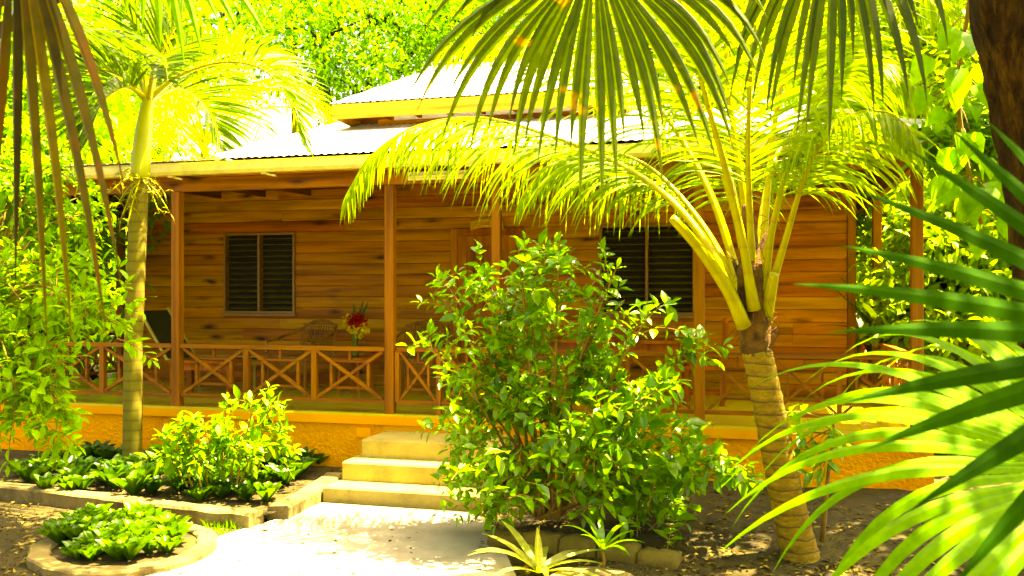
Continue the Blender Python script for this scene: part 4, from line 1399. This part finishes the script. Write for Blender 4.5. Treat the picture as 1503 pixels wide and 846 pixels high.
# ---- pale tree at far left, leaves hanging in front of the railing
def leafy_branches(root, spots, ll, lw, mat, seed, dj=0.3, shoots=9, base=None, sl=(0.18, 0.4), down=0.3, nod=(3, 6), rad=0.012, droop=0.25):
    rs = np.random.RandomState(seed)
    L = Leaves(); b = MB()
    for (px, py, d) in spots:
        e = P(px, py, d)
        if base is not None:
            c = catmull([base, (base + e) / 2 + UP * 0.25, e], 14)
            b.tube(c, np.linspace(rad, rad * 0.3, 14), 6, caps=False)
        else:
            c = np.array([e - RV * 0.3, e])
        for k in range(shoots):
            q = e + rs.normal(0, dj, 3)
            if base is not None:
                q = c[rs.randint(8, 14)] + rs.normal(0, dj * 0.35, 3)
            out = nrm(rs.normal(size=3) + np.array([0.2, -0.1, -down]))
            shoot(L, b, q, q + out * rs.uniform(*sl), rs.randint(*nod), ll, lw, rs, 0.004, 0.15)
    f = L.build('foliage', mat, root, droop=droop)
    b.build('branches', M['twig'], root, True)
    return f


lb = G(-70, 700, 0.05)
lt_ = thing('small_tree', 'pale lime leaved small tree overhanging the railing at the left edge', 'tree', lb)
b = MB(); b.tube(catmull([lb, P(-60, 560, 6.6), P(-20, 430, 6.5)], 12), np.linspace(0.06, 0.03, 12), 9); b.build('trunk', M['twig'], lt_, True)
spots = [(30, 440, 6.3), (80, 450, 6.3), (140, 462, 6.1), (195, 490, 6.0), (20, 500, 6.2), (15, 560, 6.0), (50, 570, 6.0), (30, 610, 5.9), (85, 590, 5.9), (70, 640, 5.9), (20, 650, 5.9),
         (95, 610, 5.9), (0, 600, 6.0), (40, 400, 6.6), (10, 470, 6.4), (100, 630, 5.8), (160, 478, 6.05), (0, 540, 6.1), (50, 590, 5.9), (25, 580, 5.8),
         (20, 330, 7.0), (70, 300, 7.2), (60, 380, 7.0), (110, 340, 7.2), (130, 420, 6.8), (30, 250, 7.3), (90, 240, 7.4), (0, 400, 6.9), (140, 310, 7.3), (10, 200, 7.4), (110, 400, 6.9), (40, 262, 7.3), (100, 272, 7.3), (15, 285, 7.2), (75, 255, 7.3), (125, 285, 7.4), (60, 230, 7.4), (150, 340, 7.4)]
leafy_branches(lt_, spots, 0.105, 0.045, M['lime'], 81, 0.13, 11, base=P(-40, 480, 6.5), sl=(0.12, 0.30), down=0.25)

# ---- shrub growing in the left bed
bs = G(350, 715, 0.08)
shb = thing('bed_shrub', 'light green thin-stemmed shrub growing in the left planting bed', 'shrub', bs)
rs = np.random.RandomState(83); L = Leaves(); b = MB()
for (px, py) in [(372, 600), (400, 590), (330, 615), (300, 620), (270, 635), (245, 650), (415, 625), (352, 640), (230, 665), (290, 665), (330, 670), (380, 660), (405, 660), (260, 680)]:
    d = 7.45 + rs.uniform(-0.35, 0.25)
    s0 = P(320 + (px - 320) * 0.5, 715, d); e = P(px, py, d)
    c = catmull([s0, (s0 + e) / 2 + UP * 0.06, e], 10); b.tube(c, np.linspace(0.009, 0.003, 10), 5, caps=False)
    for k in range(8):
        q = c[rs.randint(4, 10)]; out = nrm(rs.normal(size=3) + UP * 0.5)
        shoot(L, b, q, q + out * rs.uniform(0.1, 0.22), rs.randint(2, 5), 0.11, 0.05, rs, 0.003, 0.2)
L.build('foliage', M['bedshrub'], shb); b.build('stems', M['twig'], shb, True)

# ---- thin sapling beside the coconut trunk
ss = G(1206, 795, 0.12)
sap = thing('sapling', 'thin dark-stemmed sapling beside the coconut trunk', 'sapling', ss)
rs = np.random.RandomState(85); L = Leaves(); b = MB()
c = catmull([ss, P(1215, 700, 5.75), P(1222, 640, 5.75), P(1222, 605, 5.75)], 14); b.tube(c, np.linspace(0.018, 0.006, 14), 7)
for (px, py, n) in ((1215, 640, 4), (1175, 660, 5), (1140, 640, 5), (1120, 612, 4), (1150, 690, 5), (1230, 650, 4), (1205, 690, 4), (1115, 660, 4), (1185, 700, 4)):
    e = P(px, py, 5.65 + rs.uniform(-0.15, 0.15)); s0 = c[rs.randint(6, 12)]
    shoot(L, b, s0, e, n, 0.13, 0.055, rs, 0.006, 0.35)
L.build('foliage', M['bush'], sap); b.build('stem', M['twig'], sap, True)


# ---- strap-leaved plants
def strap_plant(name, base, specs, mat, label, cat, w, stem=0.0, K=8, fold=0.15, group=None):
    r = thing(name, label, cat, base, group)
    b = MB()
    for (dx, dy, L_, up, dr) in specs:
        d = nrm(np.array([dx, dy, up])); p = np.array(base, float) + UP * stem
        pts = [p]; dd = d.copy()
        for k in range(K):
            pts.append(pts[-1] + dd * L_ / K); dd = nrm(dd - UP * dr / K)
        pts = np.array(pts); t = np.linspace(0, 1, K + 1)
        ww = w * np.interp(t, [0, 0.35, 0.7, 1], [0.45, 1, 0.8, 0.02])
        tl = nrm(np.gradient(pts, axis=0)); s = nrm(np.cross(d, UP)); wv = np.repeat(s[None], K + 1, 0)
        nv = np.cross(wv, tl)
        b.strip(pts, ww, wv, fold, nv)
    b.build('blades', mat, r, True)
    if stem > 0:
        b = MB(); b.tube([base, np.array(base) + UP * stem * 0.5 + RV * 0.01, np.array(base) + UP * (stem + 0.02)], [0.012, 0.01, 0.008], 7); b.build('stem', M['twig'], r, True)
    return r


rs = np.random.RandomState(87)
lil = G(790, 842, 0.02)
sp = []
for a in (-2.9, -2.6, 2.85, 2.5, -0.2, 0.35, -0.6, 1.4, 1.7, -1.5, 0.9, 2.1):
    sp.append((math.cos(a) * RV[0] + math.sin(a) * FV[0], math.cos(a) * RV[1] + math.sin(a) * FV[1], rs.uniform(0.38, 0.54), rs.uniform(0.35, 1.0), rs.uniform(0.5, 1.2)))
sp += [(0.05, 0, 0.30, 3.0, 0.2), (-0.1, 0.1, 0.28, 2.5, 0.2)]
strap_plant('striped_lily', lil, sp, M['cream'], 'pale cream-striped strap-leaved lily beside the path', 'plant', 0.058)
cb = G(884, 838, 0.03)
sp = []
for i in range(9):
    a = i * 2.4; sp.append((math.cos(a), math.sin(a), rs.uniform(0.22, 0.32), rs.uniform(0.8, 2.0), rs.uniform(0.8, 1.6)))
strap_plant('cordyline', cb, sp, M['bush'], 'thin-stemmed young cordyline in front of the edging stones', 'plant', 0.04, stem=0.12)
# dark strap plants right of the house
for i, (px, py, d, n, L_, lab) in enumerate([(1300, 470, 9.4, 15, 1.0, 'dark strap-leaved plant beyond the right corner post'), (1275, 480, 10.2, 12, 0.9, 'dark strap-leaved plant beside the right house corner'), (1420, 500, 9.0, 12, 0.8, 'strap-leaved plant in the right-hand shrubs')]):
    b0 = P(px, py, d); b0 = np.array([b0[0], b0[1], 0.0]); h_ = P(px, py, d)[2] - 0.3
    sp = []
    for k in range(n):
        a = k * 2.4; sp.append((math.cos(a), math.sin(a), rs.uniform(0.7, 1.0) * L_, rs.uniform(0.6, 2.2), rs.uniform(0.4, 1.2)))
    strap_plant('dracaena', b0, sp, M['strap'], lab, 'plant', 0.08, stem=max(h_, 0.2))


# ================================================================== ROSETTES
def make_rosette(label, group, mat, seed, n=21, L_=0.14, w=0.062):
    rs = np.random.RandomState(seed)
    L = Leaves()
    for k in range(n):
        a = k * 2.399 + rs.normal(0, 0.15); f = k / n
        el = 1.42 - 0.70 * f + rs.normal(0, 0.10)
        d = np.array([math.cos(a) * math.cos(el), math.sin(a) * math.cos(el), math.sin(el)])
        u = np.array([-math.cos(a) * math.sin(el), -math.sin(a) * math.sin(el), math.cos(el)])
        L.add(np.array([math.cos(a) * 0.012, math.sin(a) * 0.012, 0.01]), d, u + rs.normal(0, 0.1, 3), L_ * (0.6 + 0.5 * f) * rs.uniform(0.9, 1.1), w * (0.7 + 0.4 * f))
    o = L.build('rosette_plant', mat, None, droop=0.10, fold=0.35, shape=((0, 0.22), (0.3, 0.40), (0.6, 0.5), (0.85, 0.36), (1.0, 0.02)))
    return tag(o, label, 'plant', group)


rs = np.random.RandomState(91)
protos = [make_rosette('light green succulent rosette packed in the small oval bed', 'rosettes in the small oval bed', M['rosette'], 100 + i) for i in range(3)]
spots = []
for py in (770, 779, 790, 802, 814, 826):
    for px in range(85, 285, 27):
        x = px + rs.uniform(-8, 8); y = py + rs.uniform(-3, 3)
        u, v = (x - 178) / 100, (y - 800) / 32
        if u * u + v * v < 1 and not (u > 0.3 and v > 0.55): spots.append((x, y))
for i, (x, y) in enumerate(spots):
    g = G(x, y, 0.03); s = rs.uniform(0.85, 1.3)
    if i < 3:
        o = protos[i]; o.location = tuple(g); o.rotation_euler = (0, 0, rs.uniform(0, 6)); o.scale = (s, s, s)
    else:
        copy_thing(protos[i % 3], g, rs.uniform(0, 6), s)
protos = [make_rosette('dark green broad-leaved rosette among the left planting bed', 'rosettes in the left planting bed', M['rosdark'] if i != 1 else M['rosette'], 110 + i, 20, 0.16, 0.066) for i in range(3)]
spots = []
for (y, xa, xb) in ((722, 60, 400), (713, 40, 420), (704, 30, 440), (695, 30, 455), (686, 60, 470), (678, 120, 470), (728, 200, 390), (736, 290, 395)):
    for px in np.arange(xa, xb, 34):
        if rs.rand() < 0.86: spots.append((px + rs.uniform(-12, 12), y + rs.uniform(-3, 3)))
for i, (x, y) in enumerate(spots):
    g = G(x, y, 0.07); s = rs.uniform(0.9, 1.5)
    if i < 3:
        o = protos[i]; o.location = tuple(g); o.rotation_euler = (0, 0, rs.uniform(0, 6)); o.scale = (s, s, s)
    else:
        copy_thing(protos[i % 3], g, rs.uniform(0, 6), s)

# grass tuft and litter
L = Leaves(); n = 420
px = rs.uniform(300, 405, n); py = rs.uniform(757, 795, n)
keep = [(x, y) for x, y in zip(px, py) if y < 797 - (x - 300) * 0.33]
for (x, y) in keep:
    L.add(G(x, y, 0.0), np.array([rs.normal(0, 0.5), rs.normal(0, 0.5), 1.0]), rs.normal(size=3), rs.uniform(0.04, 0.10), 0.008)
tag(L.build('grass', M['bedshrub'], near=False), 'short green grass between the kerb and the path', kind='stuff')
L = Leaves(); n = 5200
px = rs.uniform(-150, 1500, n); py = 700 + 190 * rs.rand(n) ** 0.8
for x, y in zip(px, py):
    g = G(x, y, 0.02)
    if 440 < x < 700 and y > 735 and rs.rand() < 0.93: continue
    if 100 < x < 440 and y > 770 and rs.rand() < 0.9: continue
    zz = soil_h(g[0], g[1]) if (g[0] > -1.8 and 4.6 < g[1] < 7.9) else 0.012
    g = G(x, y, zz)
    zz = soil_h(g[0], g[1]) if (g[0] > -1.8 and 4.6 < g[1] < 7.9) else 0.012
    if g[1] > 6.3 and g[0] < -3.5: zz = 0.09
    a = rs.uniform(0, 6.28)
    L.add(np.array([g[0], g[1], zz + 0.008]), np.array([math.cos(a), math.sin(a), rs.normal(0, 0.15)]), UP + rs.normal(0, 0.25, 3), rs.uniform(0.02, 0.08), rs.uniform(0.01, 0.03))
tag(L.build('leaf_litter', M['litter'], near=False), 'dry fallen leaves scattered over the soil', kind='stuff')


# ================================================================== TREES
def cloud(L, c, rad, n, ll, lw, rs, clumps=40, hollow=0.35, cr=0.22):
    """leaves gathered in clumps through an ellipsoid"""
    c = np.asarray(c, float); rad = np.asarray(rad, float)
    d = nrm(rs.normal(size=(clumps, 3))); r = hollow + (1 - hollow) * rs.rand(clumps, 1) ** 0.6
    cc = c + d * r * rad
    k = rs.randint(0, clumps, n)
    off = rs.normal(size=(n, 3)) * (cr * rad.mean())
    p = cc[k] + off
    dv = nrm(off) * 0.7 + rs.normal(0, 0.6, (n, 3)) + np.array([0, 0, -0.35])
    u = np.array([0, 0, 1.0]) + rs.normal(0, 0.55, (n, 3))
    s = rs.uniform(0.65, 1.25, n)
    L.add(p, dv, u, ll * s, lw * s)
    return cc


def tree(name, label, base, blobs, mat, seed, n=5000, ll=0.16, lw=0.075, tr=0.14, cat='tree', near=False, clumps=36, cr=0.2, bark='bark', hollow=0.35):
    rs = np.random.RandomState(seed)
    base = np.asarray(base, float)
    r = thing(name, label, cat, base)
    L = Leaves(); b = MB()
    tot = sum(np.prod(q[1]) ** 0.667 for q in blobs)
    top = np.mean([q[0] for q in blobs], axis=0)
    fork = base + (top - base) * 0.55
    fork[:2] = base[:2] + (top - base)[:2] * 0.4
    b.tube(catmull([base - UP * 0.05, base + (fork - base) * 0.5 + np.array([0.08, 0, 0]), fork], 12), np.linspace(tr * 1.25, tr * 0.75, 12), 12, jit=0.06, rng=rs)
    for (c, rad) in blobs:
        cc = cloud(L, c, rad, int(n * np.prod(rad) ** 0.667 / tot), ll, lw, rs, clumps, hollow, cr)
        c = np.asarray(c, float)
        b.tube(catmull([fork, (fork + c) / 2 + rs.normal(0, 0.15, 3), c], 10), np.linspace(tr * 0.55, tr * 0.2, 10), 7, caps=False)
        for q in cc[:9]:
            b.tube(catmull([c, (c + q) / 2 + rs.normal(0, 0.08, 3), q], 6), np.linspace(tr * 0.2, tr * 0.06, 6), 5, caps=False)
    L.build('crown', mat, r, near=near, droop=0.15)
    b.build('trunk', M[bark], r, True)
    return r


def gp(px, d):
    p = P(px, 434, d); return np.array([p[0], p[1], 0.0])


# behind the house
tree('broadleaf_tree', 'tall green broadleaf tree behind the roof left of the ridge', gp(500, 22), [(P(470, 60, 21), (2.0, 2.0, 1.3)), (P(560, 30, 22), (2.2, 2, 1.2)), (P(640, 20, 22.5), (1.8, 2, 1.1)), (P(520, 130, 21.5), (1.4, 1.5, 1.0)), (P(440, -60, 22), (3, 2.5, 1.6))], M['treeA'], 201, 19000, 0.15, 0.075, 0.24, clumps=80, cr=0.15)
tree('broadleaf_tree', 'tall green broadleaf tree behind the upper roof', gp(700, 25), [(P(640, 50, 24.5), (2.2, 2.2, 1.3)), (P(740, 10, 25), (2.6, 2.2, 1.5)), (P(850, 30, 26), (2.6, 2.2, 1.6)), (P(700, -60, 25), (3, 3, 1.6))], M['treeA'], 202, 17000, 0.16, 0.08, 0.26, clumps=70, cr=0.15)
tree('broadleaf_tree', 'pale yellow-green tree behind the roof at right of centre', gp(1010, 22), [(P(960, 90, 22), (2.6, 2.4, 1.8)), (P(1080, 80, 22.5), (2.4, 2.4, 1.8)), (P(1030, -20, 23), (3, 3, 1.8))], M['treeB'], 203, 10000, 0.21, 0.10, 0.22, clumps=50)
# right side
tree('broadleaf_tree', 'dense pale leaved tree beyond the right end of the house', gp(1400, 12.5), [(P(1370, 200, 12.3), (1.5, 1.4, 1.1)), (P(1290, 120, 13), (1.5, 1.5, 1.2)), (P(1440, 80, 12.5), (1.6, 1.5, 1.2)), (P(1380, 320, 12), (1.3, 1.3, 0.9)), (P(1330, 20, 13), (1.8, 1.6, 1.2))], M['treeB'], 204, 16000, 0.17, 0.085, 0.16, clumps=52)
tree('broadleaf_tree', 'bright low tree filling the gap right of the corner post', gp(1420, 9.6), [(P(1400, 330, 9.6), (0.75, 0.7, 0.6)), (P(1460, 280, 9.8), (0.8, 0.8, 0.7)), (P(1385, 420, 9.5), (0.7, 0.7, 0.5)), (P(1470, 400, 9.5), (0.8, 0.8, 0.6)), (P(1440, 480, 9.3), (0.9, 0.8, 0.5))], M['treeB'], 205, 6500, 0.15, 0.075, 0.09, near=True, clumps=40)
tree('broadleaf_tree', 'yellow-green bushy tree seen through the right veranda end', gp(1290, 16), [(P(1290, 360, 15.5), (1.3, 1.2, 0.9)), (P(1250, 440, 15.5), (1.4, 1.2, 0.9)), (P(1330, 450, 15), (1.4, 1.2, 0.9))], M['treeB'], 206, 5500, 0.18, 0.09, 0.12, clumps=40)
# branch in front of the eave at right
r = thing('small_tree', 'leafy branch tree reaching across the right end of the gutter', 'tree', gp(1520, 7.4))
b = MB(); b.tube(catmull([gp(1520, 7.4), P(1530, 400, 7.3), P(1490, 260, 7.1)], 12), np.linspace(0.05, 0.025, 12), 8); b.build('trunk', M['twig'], r, True)
leafy_branches(r, [(1330, 235, 6.8), (1360, 215, 6.8), (1385, 240, 6.8), (1400, 215, 6.9), (1430, 230, 6.9), (1440, 270, 6.9), (1420, 180, 7.0), (1460, 210, 7.0), (1345, 225, 6.8), (1400, 190, 7.0), (1370, 250, 6.8)], 0.15, 0.075, M['bush'], 211, 0.12, 6, base=P(1500, 270, 7.1), sl=(0.1, 0.24), down=0.2)
# left side
tree('broadleaf_tree', 'bright yellow-green tree beyond the left palm', gp(40, 11.5), [(P(60, 200, 11.2), (1.1, 1.1, 1.0)), (P(110, 300, 11.2), (0.9, 1.0, 0.8)), (P(30, 330, 11), (1.1, 1.0, 0.9)), (P(0, 120, 11.5), (1.5, 1.3, 1.2)), (P(70, 410, 10.8), (0.9, 0.8, 0.6)), (P(130, 60, 12), (1.4, 1.3, 1.1))], M['lime'], 207, 9000, 0.16, 0.085, 0.12, near=True, clumps=46)
tree('broadleaf_tree', 'green tree deep in the left background', gp(110, 19), [(P(100, 180, 19), (2.2, 2, 2.0)), (P(190, 330, 18.5), (1.8, 1.6, 1.4)), (P(60, 380, 18.5), (2.2, 2, 1.5)), (P(170, 420, 18), (1.7, 1.6, 0.9)), (P(210, 60, 20), (2.4, 2.2, 1.8)), (P(330, 40, 20.5), (2.0, 2.0, 1.4))], M['treeA'], 208, 12000, 0.19, 0.10, 0.2, clumps=56)
tree('bush', 'leafy bush behind the left end of the veranda', gp(150, 14), [(P(150, 470, 13.5), (1.0, 0.9, 0.6)), (P(70, 490, 13.5), (1.3, 1, 0.6)), (P(20, 470, 13), (1.2, 1, 0.8))], M['treeA'], 209, 4500, 0.15, 0.08, 0.06, cat='shrub', clumps=40)
tree('bush', 'dense low bush behind the right end of the veranda', gp(1300, 12), [(P(1290, 490, 11.8), (0.9, 0.8, 0.6)), (P(1370, 520, 11.5), (1.0, 0.8, 0.6)), (P(1450, 560, 10.5), (1.1, 0.9, 0.6)), (P(1480, 640, 9), (0.9, 0.7, 0.5))], M['treeA'], 210, 5500, 0.15, 0.08, 0.06, cat='shrub', clumps=40)

# big tree with the dark trunk at the right edge; its unseen crown has clumps added to shade the foreground and veranda
tb_ = np.array([3.35, 4.0, 0.0])
bt = thing('shade_tree', 'big dark brown tree trunk leaning in at the upper right', 'tree', tb_)
trk = catmull([P(1605, 900, 4.1), P(1575, 600, 4.05), P(1548, 420, 4.0), P(1530, 250, 3.95), P(1500, 110, 3.9), P(1478, 0, 3.85), P(1450, -200, 3.8), P(1400, -420, 3.8)], 40)
b = MB(); b.tube(trk, np.interp(np.linspace(0, 1, 40), [0, 0.3, 0.6, 1], [0.24, 0.165, 0.15, 0.14]), 22, jit=0.07, rng=np.random.RandomState(8)); b.build('trunk', M['bark'], bt, True)
rs = np.random.RandomState(220); L = Leaves(); b = MB(); topp = trk[-1]
for c, rad in (((2.9, 6.2, 2.9), (0.9, 0.9, 0.7)), ((3.1, 4.9, 3.2), (0.9, 0.9, 0.7)), ((3.3, 3.6, 4.2), (1.0, 1.0, 0.7)), ((2.4, 3.8, 4.4), (1.1, 1.0, 0.6)), ((4.0, 5.6, 4.4), (1.2, 1.2, 0.8)), ((1.7, 2.4, 4.6), (1.1, 1.0, 0.5)), ((1.2, 7.5, 5.0), (0.9, 0.7, 0.4)), ((2.4, 7.3, 5.1), (0.9, 0.7, 0.4)), ((3.4, 7.5, 5.2), (0.9, 0.7, 0.4)), ((0.3, 8.0, 5.1), (0.8, 0.6, 0.4)), ((2.0, 8.2, 5.3), (0.9, 0.7, 0.4)), ((2.5, 8.5, 5.0), (0.8, 0.6, 0.4)), ((3.4, 8.8, 5.1), (0.9, 0.7, 0.4))):
    cloud(L, c, rad, 1000 if c[1] > 4.5 else 800, 0.17, 0.09, rs, 24, 0.3, 0.2)
    b.tube(catmull([topp, (topp + np.array(c)) / 2 + rs.normal(0, 0.2, 3), c], 10), np.linspace(0.10, 0.03, 10), 7, caps=False)
L.build('crown', M['treeA'], bt, near=False); b.build('branches', M['bark'], bt, True)
tree('shade_tree', 'unseen green tree added at left to shade the near ground', (-7.2, 3.6, 0), [((-3.5, 5.7, 4.6), (0.9, 0.6, 0.4)), ((-4.6, 5.4, 4.6), (1.0, 0.7, 0.4)), ((-2.9, 5.0, 4.5), (0.7, 0.6, 0.4)), ((-5.6, 4.8, 4.7), (1.0, 0.8, 0.5))], M['treeA'], 240, 4200, 0.17, 0.09, 0.12, clumps=22)  # out-of-view tree added so its crown shades the left ground
# vine with large heart leaves climbing near that trunk
vn = thing('climbing_vine', 'large heart-leaved vine hanging beside the dark trunk', 'vine', (P(1415, 160, 5.2)[0], P(1415, 160, 5.2)[1], 0))
L = Leaves(); b = MB()
c = catmull([P(1440, -150, 4.2), P(1420, 20, 4.6), P(1405, 120, 4.9), P(1415, 220, 5.0), P(1440, 330, 5.0)], 20)
b.tube(c, 0.012, 6)
for k in range(34):
    q = c[rs.randint(5, 20)]; dv = nrm(np.array([rs.normal(), rs.normal() - 0.6, -0.7]))
    e = q + dv * rs.uniform(0.05, 0.2); b.tube([q, (q + e) / 2 + UP * 0.02, e], 0.004, 4)
    s = rs.uniform(0.11, 0.19)
    L.add(e, nrm(dv + np.array([0, 0, -0.6])), -FV + UP * 0.6 + rs.normal(0, 0.4, 3), s, s * 0.75)
L.build('foliage', M['treeA'], vn, shape=((0.0, 0.15), (0.1, 0.42), (0.35, 0.5), (0.7, 0.28), (1.0, 0.0))); b.build('stems', M['twig'], vn, True)

# far wood all round: reads as one mass
L = Leaves(); rs = np.random.RandomState(230)
for a in np.linspace(-1.25, 1.05, 30):
    dst = rs.uniform(30, 36); hgt = rs.uniform(2.5, 5.5)
    dv = np.array([math.sin(a - T), math.cos(a - T), 0])
    cloud(L, dv * dst + UP * hgt * 0.55, (2.6, 2.2, hgt * 0.6), 1300, 0.34, 0.18, rs, 30, 0.3, 0.2)
tag(L.build('woodland', M['treeB'], near=False), 'distant green woodland behind the house', kind='stuff')

# ================================================================== CAMERA, LIGHT, WORLD
cam = bpy.data.cameras.new('camera')
cam.sensor_width = 36.0
cam.lens = FOC / 1503 * 36.0
cam.shift_y = 11 / 1503
cam.clip_start = 0.05
cam.clip_end = 500
cam.dof.use_dof = True
cam.dof.focus_distance = 7.5
cam.dof.aperture_fstop = 5.6
co = bpy.data.objects.new('camera', cam)
co.location = tuple(EYE)
co.rotation_euler = (PI / 2, 0, T)
COL.objects.link(co)
SC.camera = co

el, az = math.radians(70), math.radians(67)      # sun high at the right, a little behind the house
sd = Vector((math.sin(az) * math.cos(el), math.cos(az) * math.cos(el), math.sin(el)))
sun = bpy.data.lights.new('sun', 'SUN')
sun.energy = 5.0
sun.angle = math.radians(0.53)
sun.color = (1.0, 0.93, 0.76)
so_ = bpy.data.objects.new('sun', sun)
so_.rotation_euler = sd.to_track_quat('Z', 'Y').to_euler()
so_.location = (0, 0, 20)
COL.objects.link(so_)
w = bpy.data.worlds.new('World'); SC.world = w
w.use_nodes = True
nt = w.node_tree; nt.nodes.clear()
sky = nt.nodes.new('ShaderNodeTexSky'); sky.sky_type = 'NISHITA'; sky.sun_disc = False
sky.sun_elevation = el; sky.sun_rotation = az
sky.air_density = 0.6; sky.dust_density = 6.0; sky.ozone_density = 1.0
bg = nt.nodes.new('ShaderNodeBackground'); bg.inputs['Strength'].default_value = 0.08
wo = nt.nodes.new('ShaderNodeOutputWorld')
nt.links.new(sky.outputs[0], bg.inputs[0]); nt.links.new(bg.outputs[0], wo.inputs[0])

vs = SC.view_settings
SC.display_settings.display_device = 'sRGB'
vs.view_transform = 'Standard'
vs.look = 'None'
vs.exposure = 3.85
vs.gamma = 1.0
vs.use_curve_mapping = False
vs.use_white_balance = True
vs.white_balance_temperature = 13000
vs.white_balance_tint = 10
SC.cycles.max_bounces = 8
SC.cycles.diffuse_bounces = 5
SC.cycles.transmission_bounces = 6
SC.cycles.use_denoising = True
SC.cycles.use_adaptive_sampling = True
